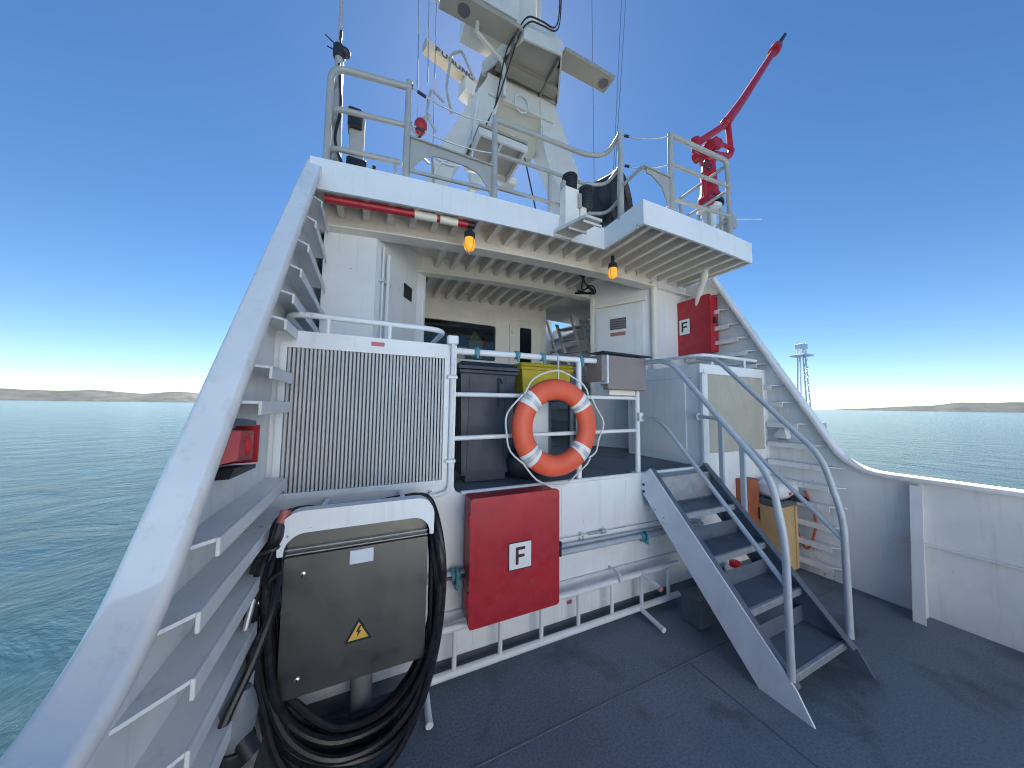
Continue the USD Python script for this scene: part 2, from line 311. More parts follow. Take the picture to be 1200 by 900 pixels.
redge = [(2.72, 3.60), (1.82, 1.89), (1.43, 1.15)]
rtips = [(z, edge_y(redge, z)+.05, 3.13) for z in (3.34, 3.09, 2.86, 2.66, 2.47, 2.29)] + [(z, edge_y(redge, z)+.05, 2.12) for z in (2.02, 1.82)] + [(z, max(1.2, edge_y(redge, z)+.05), 2.12) for z in (1.58, 1.36, 1.15, .95, .75, .55, .35, .15)]
rtips += [(z, 4.12, 7.9) for z in (1.42, 1.72, 2.02, 2.32, 2.62, 2.92, 3.22, 3.5)]
side_wall('right_side_wall', XR, 1, redge, rtips, SIDEW)
rb = '/World/right_side_wall'; lb = '/World/left_side_wall'
for y in (1.02, .12, -.78, -1.68, -2.58):
    for q, x0_, sg in ((rb, XR, -1), (lb, XL, 1)):
        if sg > 0 and y > .5: continue
        child(q, 'bulwark_stay', cat([prism([(x0_, .0), (x0_+sg*.20, .0), (x0_+sg*.20, .05), (x0_+sg*.05, 1.10), (x0_, 1.10)], 'xz', y, y+.010), hull([(x0_+sg*a_, yy, z) for a_, z in ((.20, .0), (.212, .0), (.05, 1.10), (.062, 1.10)) for yy in (y-.03, y+.04)])]), SIDEW)
child(rb, 'bulwark_bar', bx(XR-.035, XR, -4.7, 1.19, .60, .612, .002), SIDEW)
struct('stern_bulwark', bx(-.5, 4.4, -9.03, -9, 0, 1.12, .003), SIDEW)
# unseen, added to bounce sun onto the shaded front: planked deck and white house
PLANK = PLANK = paint('bounce_deck_planks', (.42, .42, .41), .6, .1, 3.0, .1)
wd = struct('added_bounce_deck', bx(-.48, 4.38, -4.8, -.9, .001, .03, 0), PLANK)
for k in range(24): child(wd, 'plank_seam', bx(-.48+.2*k+.19, -.48+.2*k+.198, -4.8, -.9, .029, .0315, 0), BLACK)
ah = struct('added_fill_house', bx(-.45, 4.35, -8.4, -4.8, 0, 4.6, .02), WHITE)
child(ah, 'door', bx(1.4, 2.2, -4.799, -4.76, .2, 2.1, .01), WHITE); child(ah, 'roof_edge', bx(-.48, 4.38, -8.4, -4.7, 4.6, 4.68, .01), WHITE)

# casings of the two ventilation housings behind the front bulkhead
lc = struct('left_housing_casing', cat([bx(XL, .545, WALL_Y+.03, 3.19, 2.14, 2.17, .003), bx(.515, .545, WALL_Y+.03, 3.19, DECK_Z, 2.14, .003)]), WHITE)
rc = struct('right_housing_casing', cat([bx(3.16, XR, WALL_Y+.03, 3.14, 2.19, 2.22, .003), bx(3.16, 3.19, WALL_Y+.03, 3.14, DECK_Z, 2.19, .003)]), WHITE)
child(rc, 'side_panel', prism(rrect(2.3, 3.05, 1.22, 2.03, .02), 'yz', 3.148, 3.1615), WHITE)
child(rc, 'side_seam', bx(3.153, 3.161, 2.22, 3.12, 2.075, 2.084, .001), GREY)

# deck house under the canopy
def wall(name, plan, z0, mat, th=.04, holes=()):
    """A vertical plate along a plan line, its top following the canopy."""
    ps = []
    for (a, b) in zip(plan[:-1], plan[1:]):
        a, b = np.array(a, float), np.array(b, float); n = np.array([-(b-a)[1], (b-a)[0]]); n = n/np.linalg.norm(n)*th; k = 6; V = []; F = []
        for t in np.linspace(0, 1, k+1):
            q = a+(b-a)*t; z1 = zc(q[0])+.165
            V += [(*q, z0), (*(q+n), z0), (*(q+n), z1), (*q, z1)]
        for i in range(k):
            for j in range(4):
                c, d = 4*i+j, 4*i+(j+1) % 4; F += [(c, d, d+4), (c, d+4, c+4)]
        F += [(0, 2, 1), (0, 3, 2)]; e = 4*k; F += [(e, e+1, e+2), (e, e+2, e+3)]
        m = trimesh.Trimesh(V, F, process=False); m.fix_normals(); ps.append(m)
    return struct(name, cat(ps), mat)
lw = wall('left_house_wall', [(-.44, 3.2), (0, 3.2), (.48, 3.95), (.60, 4.05), (.60, 5.24)], DECK_Z, WHITE)
rw = wall('right_house_wall', [(4.38, 4.03), (3.20, 3.97), (3.66, 3.15), (4.40, 3.15)], DECK_Z, WHITE)
# vertical pipe and black plate on the slanted left wall
dv = np.array([.48, .75])/math.hypot(.48, .75); nv = np.array([dv[1], -dv[0]])
def onleft(t, off, z): q = np.array([0, 3.2])+dv*t+nv*off; return (q[0], q[1], z)
child(lw, 'wall_pipe', tube([onleft(.14, .05, DECK_Z), onleft(.14, .05, 3.25)], .018), WHITE)
child(lw, 'wall_conduit', tube([onleft(.08, .03, DECK_Z), onleft(.08, .03, 3.3)], .010), WHITE)
for z in (1.6, 2.3, 2.95): child(lw, 'pipe_clip', hull([onleft(t, o, zz) for t in (.05, .2) for o in (0, .055) for zz in (z, z+.03)]), GREY)
child(lw, 'black_plate', hull([onleft(t, o, zz) for t in (.56, .74) for o in (.001, .012) for zz in (2.98, 3.14)]), BLACKP)
child(lw, 'corner_pipe', tube([(.56, 4.0, DECK_Z), (.56, 4.0, 3.2)], .02), WHITE)
# rear wall with window and door
RY = 5.24
win = (.66, 2.05, 2.55, 3.2); dr = (2.38, 3.0, DECK_Z+.12, 3.36)
rp = Polygon([(.6, DECK_Z), (3.13, DECK_Z), (3.13, zc(3.13)+.17), (1.8, zc(1.8)+.17), (.6, zc(.6)+.17)]).difference(rrect(*win[:2], *win[2:], .05)).difference(rrect(*dr[:2], *dr[2:], .12))
rr_ = struct('rear_wall', prism(rp, 'xz', RY, RY+.05), CREAM)
wf = child(rr_, 'window_frame', prism(rrect(win[0]-.03, win[1]+.03, win[2]-.03, win[3]+.03, .07).difference(rrect(*win[:2], *win[2:], .05)), 'xz', RY-.02, RY+.012), CREAM)
child(wf, 'pane', bx(win[0], win[1], RY+.02, RY+.026, win[2], win[3], 0), GLASS)
df = child(rr_, 'door_frame', prism(rrect(dr[0]-.05, dr[1]+.05, dr[2]-.05, dr[3]+.05, .17).difference(rrect(*dr[:2], *dr[2:], .12)), 'xz', RY-.03, RY+.01), CREAM)
dw = (2.55, 2.80, 2.5, 3.24)
door = child(rr_, 'door', prism(rrect(dr[0], dr[1], dr[2], dr[3], .12).difference(rrect(*dw, .03)), 'xz', RY-.012, RY+.03), CREAM)
child(door, 'door_pane', bx(dw[0], dw[1], RY+.0, RY+.006, dw[2], dw[3], 0), GLASS)
child(door, 'handle', tube([(2.44, RY-.012, 2.2), (2.44, RY-.07, 2.2), (2.53, RY-.07, 2.17)], .012, rad=.02), GALV)
for z in (1.7, 2.5, 3.1): child(door, 'hinge', bx(2.355, 2.40, RY-.04, RY-.01, z, z+.09, .006), CREAM)
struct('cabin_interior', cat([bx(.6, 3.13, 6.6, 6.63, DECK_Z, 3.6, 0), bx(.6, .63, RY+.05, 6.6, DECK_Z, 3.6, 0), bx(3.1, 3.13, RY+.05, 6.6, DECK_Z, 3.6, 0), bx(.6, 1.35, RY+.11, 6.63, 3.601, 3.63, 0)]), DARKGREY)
cl = Thing('pale_shape', 'pale yellow shape behind the rear wall window', 'cloth', (1.78, 5.5, 2.6))  # crumpled pale yellow form behind the pane
cm = tm(m3.Manifold.hull_points(np.array([(1.66, 5.5, 2.65), (1.88, 5.48, 2.62), (1.92, 5.55, 2.95), (1.74, 5.52, 3.16), (1.64, 5.55, 2.95), (1.8, 5.58, 2.9)]))).subdivide().subdivide()
cm.vertices += .03*(meshkit.fbm(cm.vertices*9, 3, 2)[:, None]-.5)*np.array([1, 1, .6]); cl.part('pale_blob', cm, PALE_YELLOW, smooth=60)
# white door in the slanted right wall
de = np.array([3.20-3.66, 3.97-3.15]); de /= np.linalg.norm(de); dn = np.array([-de[1], de[0]])*-1
dn = np.array([-.82, -.46])/math.hypot(.82, .46)
def onright(t, off, z): q = np.array([3.66, 3.15])+de*t+dn*off; return (q[0], q[1], z)
def rplate(t0, t1, o0, o1, z0, z1): return hull([onright(t, o, z) for t in (t0, t1) for o in (o0, o1) for z in (z0, z1)])
d2 = child(rw, 'door', rplate(.12, .82, .001, .035, 1.3, 3.28), WHITE, label='white steel door with dark vent panel')
vp = child(d2, 'vent_panel', rplate(.36, .60, .034, .042, 2.93, 3.1), DARKGREY)
for k in range(4): child(d2, 'vent_slat', rplate(.37, .59, .040, .052, 2.95+k*.036, 2.965+k*.036), BROWN)
child(d2, 'red_notice', rplate(.37, .60, .034, .038, 2.83, 2.885), plain('notice_red', (.42, .18, .17), .5))
child(d2, 'handle', tube([onright(.74, .03, 2.1), onright(.74, .09, 2.1), onright(.64, .09, 2.06)], .012, rad=.02), GALV)
child(rw, 'door_post', rplate(.86, .91, .001, .05, DECK_Z, 3.5), CREAM)
child(rw, 'door_header', rplate(.08, .86, .001, .045, 3.31, 3.36), CREAM)
child(rw, 'corner_post', tube([(3.67, 3.135, DECK_Z), (3.67, 3.135, 3.56)], .045, 14), CREAM)
# passage beyond, with steep companion ladder and ribbed wall
cp_ = Thing('companion_ladder', 'steep grey companion ladder in the passage right of the rear door', 'stairs', (3.7, 6.0, DECK_Z))
def cpx(z, y): return 3.60+(2.85-z)*.36+(5.5-y)*.38
for y in (5.0, 5.55):
    cp_.part('handrail', tube([(cpx(1.9, y), y, 1.9), (cpx(3.55, y), y, 3.55)], .026), CREAM)
    cp_.part('stringer', hull([(cpx(z, y)+dx, y+dy, z) for z in (DECK_Z+.005, 3.5) for dx in (.21, .28) for dy in (0, .03)]), CREAM)
for k in range(9):
    z = DECK_Z+.25*(k+1); cp_.part('tread', hull([(cpx(z, y)+dx, y, zz0) for y in (5.03, 5.55) for dx in (.22, .40) for zz0 in (z-.025, z)]), GALV)

# ---------------- canopy roof: plate, fascia, beams and stiffeners
cr_ = struct('canopy_roof', cat([camber(XL, XR, 2.76, 6.05, .15, .25), camber(2.432, 4.27, 2.19, 2.76, .15, .25)]), CREAM)
child(cr_, 'roof_deck', cat([camber(XL+.01, XR-.01, 2.77, 6.04, .251, .262), camber(2.45, 4.25, 2.2, 2.765, .251, .262)]), DECK)
struct('added_sun_block', bx(-.49, 4.39, 7.0, 9.5, DECK_Z, 5.7, .02), WHITE)  # unseen block, added to keep the sun out from under the canopy
child(cr_, 'fascia', camber(XL, 2.42, 2.735, 2.76, 0, .256), WHITE)
child(cr_, 'fascia', hull([(x, y, zc(2.42)+d) for x in (2.42, 2.445) for y in (2.165, 2.76) for d in (0, .256)]), WHITE)
child(cr_, 'fascia', camber(2.446, 4.28, 2.165, 2.19, 0, .256), WHITE)
child(cr_, 'fascia', hull([(x, y, zc(4.27)+d) for x in (4.256, 4.281) for y in (2.191, 3.1) for d in (0, .254)]), WHITE)
child(cr_, 'beam', cat([camber(XL, XR, 3.165, 3.18, -.09, .15), camber(XL, XR, 3.08, 3.245, -.104, -.09)]), CREAM)
child(cr_, 'beam', cat([camber(.45, 3.2, 3.99, 4.005, -.08, .15), camber(.45, 3.2, 3.91, 4.06, -.094, -.08)]), CREAM)
def angle_bar(x, y0, y1):
    z = zc(x); return cat([bx(x, x+.012, y0, y1, z+.03, z+.151, .002), bx(x, x+.055, y0, y1, z+.02, z+.032, .002)])
for x in np.arange(-.33, 4.3, .205):
    child(cr_, 'stiffener', angle_bar(x, 2.762 if x < 2.38 else 2.192, 5.22 if .62 < x < 3.15 else 3.14), CREAM)
child(cr_, 'scupper_pipe', tube([(4.05, 2.62, zc(4)+.14), (4.05, 2.62, zc(4)-.04), (4.20, 2.80, zc(4)-.16), (4.24, 2.86, zc(4)-.4)], .045, 12, rad=.1), CREAM)

# ================================================================== THINGS ON THE FRONT BULKHEAD
def frame_xz(x0, x1, z0, z1, w, y0, y1):
    return prism(sbox(x0-w, z0-w, x1+w, z1+w).difference(sbox(x0, z0, x1, z1)), 'xz', y0, y1)
t = Thing('ventilation_grille', 'large grille of upright pale slats in the white housing above the steel cabinet', 'grille', (0, WALL_Y, 1.24), group='ventilation grilles')
t.part('frame', frame_xz(LG[0]+.006, LG[1]-.006, LG[2]+.006, LG[3]-.006, .034, WALL_Y-.014, WALL_Y+.02), WHITE)
t.part('back_plate', bx(LG[0]-.02, LG[1]+.02, WALL_Y+.055, WALL_Y+.06, LG[2]-.02, LG[3]+.02, 0), plain('grille_dark', (.26, .265, .27), .8))
ns = 43
for k in range(ns):
    x = LG[0]+.017+(LG[1]-LG[0]-.034)*k/(ns-1); j = .0012*math.sin(k*12.9)
    # a V-shaped louvre blade, upright
    t.part('slat', prism([(x-.0066+j, WALL_Y-.004), (x+.0060+j, WALL_Y-.006), (x+.0090+j, WALL_Y+.030), (x+.0055+j, WALL_Y+.030)], 'xy', LG[2]+.007, LG[3]-.007), SLAT, smooth=False)
single('name_plate', bx(-.005, .072, WALL_Y-.006, WALL_Y-.0005, 2.117, 2.142, .002), plain('plate_red', (.55, .12, .16), .4), 'tiny red plate above the large slatted grille', 'plate')
t = Thing('ventilation_grille', 'fine beige grille in the white housing behind the stair handrails', 'grille', (3.76, WALL_Y, 1.27), group='ventilation grilles')
t.part('frame', frame_xz(RG[0]+.006, RG[1]-.006, RG[2]+.006, RG[3]-.006, .045, WALL_Y-.016, WALL_Y+.02), WHITE)
t.part('back_plate', bx(RG[0]-.02, RG[1]+.02, WALL_Y+.06, WALL_Y+.065, RG[2]-.02, RG[3]+.02, 0), plain('grille_beige', (.25, .24, .20), .8))
BEIGE = paint('beige_slat', (.46, .435, .37), .5, .05, 5.0, .15)
for k in range(60):
    x = RG[0]+.016+(RG[1]-RG[0]-.032)*k/59
    t.part('slat', prism([(x-.006, WALL_Y), (x+.006, WALL_Y-.002), (x+.009, WALL_Y+.04), (x+.007, WALL_Y+.04)], 'xy', RG[2]+.007, RG[3]-.007), BEIGE, smooth=False)
t = Thing('corner_column', 'white upright post at the front corner of the housing behind the stairs', 'post', (3.16, WALL_Y, 1.0))
t.part('post', bx(3.135, 3.215, WALL_Y-.05, WALL_Y-.001, 1.0, 2.12, .012), WHITE)

t = Thing('conduit', 'thin white conduit running down the housing edge beside the slatted grille', 'pipe', (.5, WALL_Y, 1.15))
t.part('pipe', tube([(.512, WALL_Y-.022, 2.21), (.508, WALL_Y-.022, 1.165), (.33, WALL_Y-.022, 1.14)], .014, rad=.05), WHITE)
for z in (1.36, 1.93): t.part('clip', bx(.475, .545, WALL_Y-.04, WALL_Y-.001, z, z+.022, .004), WHITE)
t.part('clip', bx(.375, .40, WALL_Y-.04, WALL_Y-.001, 1.10, 1.18, .004), GREY)
t.part('box', bx(.47, .545, WALL_Y-.045, WALL_Y-.001, 2.17, 2.23, .006), WHITE)

t = Thing('housing_rail', 'low white bent rail along the top of the housing with the slatted grille', 'rail', (0, 2.2, 2.17), group='low rails on the housings')
t.part('rail', tube([(-.47, 2.95, 2.17), (-.47, 2.7, 2.275), (-.47, 2.165, 2.275), (.47, 2.165, 2.275), (.47, 2.75, 2.275), (.47, 2.75, 2.17)], .019, 12, rad=.14), WHITE)
for x in (-.25, .1): t.part('stanchion', rod((x, 2.165, 2.17), (x, 2.165, 2.27), .014), WHITE)
t = Thing('housing_rail', 'low white bent rail along the top of the housing below the upper red cabinet', 'rail', (3.8, 2.2, 2.22), group='low rails on the housings')
t.part('rail', tube([(3.26, 2.95, 2.22), (3.26, 2.9, 2.33), (3.26, 2.165, 2.33), (4.36, 2.165, 2.33), (4.36, 2.9, 2.33)], .019, 12, rad=.16), WHITE)
for x in (3.42, 4.02): t.part('stanchion', rod((x, 2.165, 2.22), (x, 2.165, 2.32), .015), WHITE)

# ---------------- stainless electrical cabinet under its white hood
t = Thing('electrical_cabinet', 'brushed steel electrical cabinet with yellow hazard triangle, wrapped by black cable', 'cabinet', (0, 1.95, .42))
CX0, CX1, CY = -.325, .315, 1.765
t.part('body', prism([(CY+.012, .43), (WALL_Y-.10, .43), (WALL_Y-.10, 1.19), (CY+.04, 1.19), (CY+.012, 1.15)], 'yz', CX0+.006, CX1-.006), STEEL)
t.part('door', prism(rrect(CX0, CX1, .425, 1.042, .012), 'xz', CY-.012, CY+.011), STEEL)
for z in (1.050, 1.072): t.part('top_strip', bx(CX0+.002, CX1-.002, CY-.010, CY+.0115, z, z+.006, .001), GALV)
for z in (.96, .50):
    lk = t.part('latch', lathe([(.013, 0), (.013, .006), (.008, .009)], (CX0+.075, CY-.012, z), (0, -1, 0), 14), CHROME)
    t.part('latch_slot', bx(CX0+.072, CX0+.078, CY-.0235, CY-.0205, z-.007, z+.007, 0), INK, parent=lk)
t.part('label_plate', bx(-.058, .048, CY-.0145, CY-.0125, .965, 1.03, .0005), LABELB)
tri = [(-.055, .605), (.045, .605), (-.005, .692)]
wp = t.part('warning_sign', prism(Polygon([(-.062, .60), (.052, .60), (-.005, .70)]).buffer(.003), 'xz', CY-.0140, CY-.0122), INK)
t.part('sign_face', prism(Polygon(tri).buffer(-.003), 'xz', CY-.0156, CY-.0136), SIGNY, parent=wp)
t.part('lightning_mark', prism([(-.001, .672), (-.017, .642), (-.006, .644), (-.012, .618), (.008, .648), (-.003, .647), (.006, .670)], 'xz', CY-.0168, CY-.0150), INK, parent=wp)
t.part('pedestal', rod((.02, 1.98, 0), (.02, 1.98, .44), .055, 16), VALVE)
t.part('bracket', bx(-.28, .28, WALL_Y-.10, WALL_Y-.002, .62, .68, .004), GREY)
t.part('bracket', bx(-.28, .28, WALL_Y-.10, WALL_Y-.002, .98, 1.04, .004), GREY)
t = Thing('cable_hood', 'white arched hood plate over the top of the steel cabinet', 'hood', (0, 1.9, 1.08))
outer = sbox(-.345+.09, 1.0+.09, .335-.09, 1.262-.09).buffer(.09, quad_segs=10).intersection(sbox(-1, 1.072, 1, 2))
inner = sbox(-.322+.085, .8+.085, .314-.085, 1.165-.085).buffer(.085, quad_segs=10)
fp = outer.difference(inner).buffer(0); fp = max(getattr(fp, 'geoms', [fp]), key=lambda g: g.area)
t.part('front_plate', prism(fp, 'xz', 1.700, 1.716), WHITE)
sh = outer.difference(outer.buffer(-.014)).difference(sbox(-1, .9, 1, 1.13))
t.part('cover_shell', prism(max(getattr(sh, 'geoms', [sh]), key=lambda g: g.area), 'xz', 1.7165, 1.765), WHITE)
for x in (-.2, .2): t.part('support_arm', rod((x, 1.716, 1.22), (x, WALL_Y-.001, 1.19), .014), WHITE)

# ---------------- coil of black cable hung round the cabinet
t = Thing('cable_coil', 'thick black cable hung in long loops around the steel cabinet, reaching the deck', 'cable', (0, 1.85, 0))
out_ = np.array([(-.385, 1.16), (-.43, .98), (-.415, .74), (-.37, .47), (-.27, .20), (-.07, .035), (.14, .03), (.29, .20), (.375, .46), (.405, .72), (.40, .95), (.36, 1.14)])
inn_ = np.array([(-.355, 1.12), (-.37, .95), (-.355, .74), (-.325, .52), (-.25, .33), (-.09, .205), (.10, .20), (.25, .30), (.335, .48), (.355, .72), (.35, .93), (.335, 1.10)])
NL = 11
for k in range(NL):
    f = k/(NL-1); layer = k % 3
    L2 = out_*(1-f)+inn_*f + rng.normal(0, .007, out_.shape)
    yb = 1.715+.055*layer + .02*f
    P = [(x, yb + rng.normal(0, .008) + (.10 if j in (0, len(L2)-1) else 0) + (.02*math.sin(j+k)), max(z, .022)) for j, (x, z) in enumerate(L2)]
    P = [(-.02, 2.03, 1.15), (P[0][0]+.15, 2.0, 1.175), (P[0][0]+.05, 1.93, 1.20)] + P + [(P[-1][0]-.04, 1.93, 1.20), (P[-1][0]-.14, 2.0, 1.19), (.02, 2.03, 1.165)]
    t.part('loop', tube(spline(P, 7), .0185, 9), CABLE)
P = [(-.36, 1.72, 1.12), (-.345, 1.70, 1.16), (-.335, 1.72, 1.22)]
t.part('cable_end', tube(spline(P, 6), .022, 10), CABLE); t.part('end_cap', rod((-.335, 1.715, 1.215), (-.325, 1.73, 1.265), .021, 12), plain('cap_red', (.42, .11, .10), .5), label='dull red cap on the cable end')
t.part('tie', tube([(-.41, 1.69, 1.10), (-.34, 1.68, 1.12), (-.33, 1.83, 1.12), (-.41, 1.84, 1.10)], .009, 6, rad=.03, closed=True), BLACKP)
t = Thing('black_hose', 'single black hose slanting down from the cable coil to the left wall', 'hose', (-.4, 1.55, .5))
t.part('hose', tube(spline([(-.36, 1.80, 1.02), (-.33, 1.66, .93), (-.36, 1.55, .78), (-.425, 1.45, .60), (-.45, 1.36, .40)], 8), .016, 9), BLACK)

# ---------------- red hose cabinets marked F
t = Thing('hose_cabinet', 'red steel hose cabinet lettered F on the white wall above the ladder', 'cabinet', (.95, 2.0, .37), group='red hose cabinets')
t.part('body', bx(.617, 1.258, 1.955, WALL_Y-.03, .372, 1.145, .008), RED)
dq = t.part('door', prism(rrect(.607, 1.268, .362, 1.155, .022), 'xz', 1.925, 1.953), RED)
t.part('sign_plate', prism(rrect(.868, 1.045, .662, .842, .006), 'xz', 1.9215, 1.9245), MAROON, parent=dq)
t.part('sign_face', prism(rrect(.875, 1.038, .669, .835, .004), 'xz', 1.9195, 1.9225), WHITEP, parent=dq)
t.part('letter', text_xz('F', .105, .957, 1.9195, .752, .0025), MAROON, parent=dq)
for z in (.50, .98): t.part('hinge', rod((.606, 1.938, z), (.606, 1.938, z+.08), .013, 10), RED)
t.part('wall_mount', bx(.75, 1.12, WALL_Y-.03, WALL_Y-.001, .45, .52, .003), GREY); t.part('wall_mount', bx(.75, 1.12, WALL_Y-.03, WALL_Y-.001, .95, 1.02, .003), GREY)
lt = t.part('latch', rod((1.26, 1.97, .72), (1.30, 1.97, .72), .014, 10), BLACKP)
t.part('latch_bar', bx(1.295, 1.312, 1.955, 1.985, .66, .765, .004), BLACKP, parent=lt)
t = Thing('hose_cabinet', 'red hose cabinet lettered F mounted on the right side wall under the canopy', 'cabinet', (4.3, 3.0, 2.5), group='red hose cabinets')
t.part('body', bx(4.215, 4.385, 2.665, 3.335, 2.525, 3.315, .012), RED)
dq = t.part('door', prism(rrect(2.652, 3.348, 2.512, 3.328, .022), 'yz', 4.19, 4.214), RED)
t.part('sign_plate', prism(rrect(2.945, 3.125, 2.82, 3.06, .006), 'yz', 4.1865, 4.1895), INK, parent=dq)
t.part('sign_face', prism(rrect(2.953, 3.117, 2.828, 3.052, .004), 'yz', 4.1845, 4.1875), WHITEP, parent=dq)
m = text_xz('F', .14, 0, 0, 0, .0025); v = m.vertices.copy(); m.vertices = np.c_[4.1845+v[:, 1], 3.035-v[:, 0], 2.94+v[:, 2]]; t.part('letter', m, INK, parent=dq)
t.part('latch', bx(4.26, 4.30, 2.635, 2.664, 2.92, 3.0, .004), BLACKP)
t.part('wall_mount', bx(4.385, 4.399, 2.8, 3.2, 2.65, 2.75, .003), GREY)

# ---------------- ladder stowed along the wall
t = Thing('stowed_ladder', 'white tube ladder stowed on its side along the bottom of the front wall', 'ladder', (1.4, 2.0, 0))
LY = 2.03
t.part('rail', rod((.36, LY, .062), (2.62, LY, .062), .024, 12), WHITE); t.part('rail', rod((.40, LY, .335), (2.62, LY, .335), .022, 12), WHITE)
for x in (.55, .865, 1.185, 1.51, 1.84, 2.165, 2.49): t.part('rung', rod((x, LY, .062), (x, LY, .335), .015), WHITE)
for (x, z, y1) in ((.372, .058, 1.80), (2.14, .06, 1.79), (2.165, .335, 1.83)): t.part('standoff', rod((x, LY, z), (x-.012, y1, z-.02), .019), WHITE); t.part('end_cap', rod((x-.012, y1, z-.02), (x-.0125, y1-.012, z-.021), .021), plain('cap_rust', (.42, .26, .22), .6) if z > .2 else WHITE)
for x in (.9, 1.9): t.part('wall_hook', tube([(x, WALL_Y, .40), (x, LY-.03, .40), (x, LY-.03, .34)], .009, 8, rad=.02), GREY)
single('ladder_tag', bx(1.385, 1.43, LY-.03, LY-.023, .285, .31, .002), plain('tag_red', (.35, .08, .12), .5), 'small dark red tag on the upper rail of the stowed ladder', 'tag')

# ---------------- pipe, wire and fittings along the wall
t = Thing('wall_pipe', 'long grey pipe along the front wall behind the lower red cabinet', 'pipe', (1.6, WALL_Y, .6))
t.part('pipe', rod((.34, WALL_Y-.045, .635), (3.05, WALL_Y-.045, .60), .024, 12), STAIRR)
t.part('pipe', rod((1.3, WALL_Y-.028, .665), (3.05, WALL_Y-.028, .633), .012, 10), STAIRR)
for x, w in ((.56, .03), (2.25, .034)):
    c = t.part('clamp', lathe([(.036, -w), (.040, -w*.8), (.040, w*.8), (.036, w)], (x, WALL_Y-.045, .633-.0129*(x-.34)), (1, 0, 0), 16), TEAL, label='teal coupling clamp')
    t.part('bolt', rod((x, WALL_Y-.10, .68), (x, WALL_Y-.10, .56), .010, 8), TEAL, parent=c); t.part('foot', bx(x-.015, x+.015, WALL_Y-.1, WALL_Y-.001, .565, .59, .003), TEAL, parent=c)
for x in (.44, .59): t.part('stub', rod((x, WALL_Y-.075, .63), (x+.09, WALL_Y-.075, .629), .010, 8), BLACKP)
t = Thing('tension_wire', 'thin wire with a turnbuckle stretched above the grey wall pipe', 'wire', (2, WALL_Y, .7))
t.part('wire', rod((1.27, WALL_Y-.02, .715), (2.9, WALL_Y-.02, .70), .003, 6), GALV)
tb = t.part('turnbuckle', cat([rod((1.67, WALL_Y-.022, .709), (1.80, WALL_Y-.022, .708), .011, 8), rod((1.80, WALL_Y-.022, .708), (1.845, WALL_Y-.022, .708), .019, 10)]), GALV)
t.part('shackle', tube([(1.60, WALL_Y, .73), (1.60, WALL_Y-.04, .73), (1.60, WALL_Y-.04, .675), (1.60, WALL_Y, .675)], .006, 8, rad=.015), CHROME)
t = Thing('corner_pipe', 'white bent pipe in the corner left of the cable coil', 'pipe', (-.45, 2.05, .2))
t.part('pipe', tube([(-.30, WALL_Y-.03, 1.155), (-.455, WALL_Y-.035, 1.13), (-.455, WALL_Y-.035, .0)], .019, 12, rad=.08), WHITE)
for z in (.35, .98): t.part('bracket', bx(-.50, -.415, WALL_Y-.06, WALL_Y-.001, z, z+.03, .004), WHITE)

# ---------------- fittings low on the left wall
t = Thing('deck_valve', 'weathered grey valve standing on a pipe low by the left wall', 'valve', (-.41, 1.5, 0))
t.part('stand_pipe', rod((-.41, 1.52, 0), (-.41, 1.52, .48), .036, 16), VALVE)
t.part('valve_body', lathe([(.03, 0), (.055, .02), (.062, .07), (.058, .12), (.04, .17), (.022, .2)], (-.41, 1.52, .50), (.15, 0, 1), 18), VALVE)
t.part('flange', lathe([(.066, -.02), (.07, -.01), (.07, .03), (.066, .04)], (-.41, 1.52, .485), (.25, 0, 1), 20), BLACKP)
t.part('spout', rod((-.41, 1.52, .58), (-.33, 1.47, .49), .03, 14), BLACKP)
t.part('base_flange', lathe([(.065, 0), (.065, .015)], (-.41, 1.52, 0), n=18), VALVE)
t = Thing('pipe_fitting', 'bright pipe coupling with shackle on the left wall beside the black hose', 'fitting', (-.45, 1.62, .9))
t.part('coupling', rod((-.49, 1.66, .885), (-.40, 1.70, .905), .016, 12), BRASSY)
t.part('nut', lathe([(.022, 0), (.022, .03)], (-.425, 1.69, .90), (1, .4, .2), 6), CHROME)
t.part('spindle', rod((-.41, 1.68, .93), (-.43, 1.63, .77), .012, 10), GALV)
t.part('drop_pipe', rod((-.485, 1.62, .88), (-.485, 1.62, .62), .014, 10), BRASSY)
t.part('shackle', tube([(-.37, 1.71, .93), (-.36, 1.69, .99), (-.335, 1.72, 1.0), (-.34, 1.74, .94)], .009, 8, rad=.02), BLACK)
t = Thing('red_fitting', 'red lantern box with dark hood set between frames of the left wall', 'lamp', (-.45, 1.8, 1.45))
t.part('hood', hull([(x, y, z) for x in (-.50, -.42) for y, z in ((1.44, 1.665), (1.60, 1.655), (1.60, 1.675), (1.46, 1.69))]), DARKGREY)
t.part('body', hull([(-.50, 1.40, 1.525), (-.50, 1.63, 1.50), (-.50, 1.42, 1.655), (-.50, 1.63, 1.645), (-.425, 1.44, 1.54), (-.425, 1.60, 1.52), (-.425, 1.46, 1.645), (-.425, 1.60, 1.635)]), RED)
t.part('lens', ball((-.43, 1.54, 1.585), .04, (.45, .8, 1.1)), REDL)
t.part('side_plate', hull([(x, y, z) for x in (-.50, -.42) for y, z in ((1.64, 1.50), (1.655, 1.50), (1.655, 1.655), (1.64, 1.655))]), RED)
t.part('base', hull([(x, y, z) for x in (-.50, -.42) for y, z in ((1.36, 1.49), (1.63, 1.48), (1.63, 1.495), (1.40, 1.52))]), BLACKP)

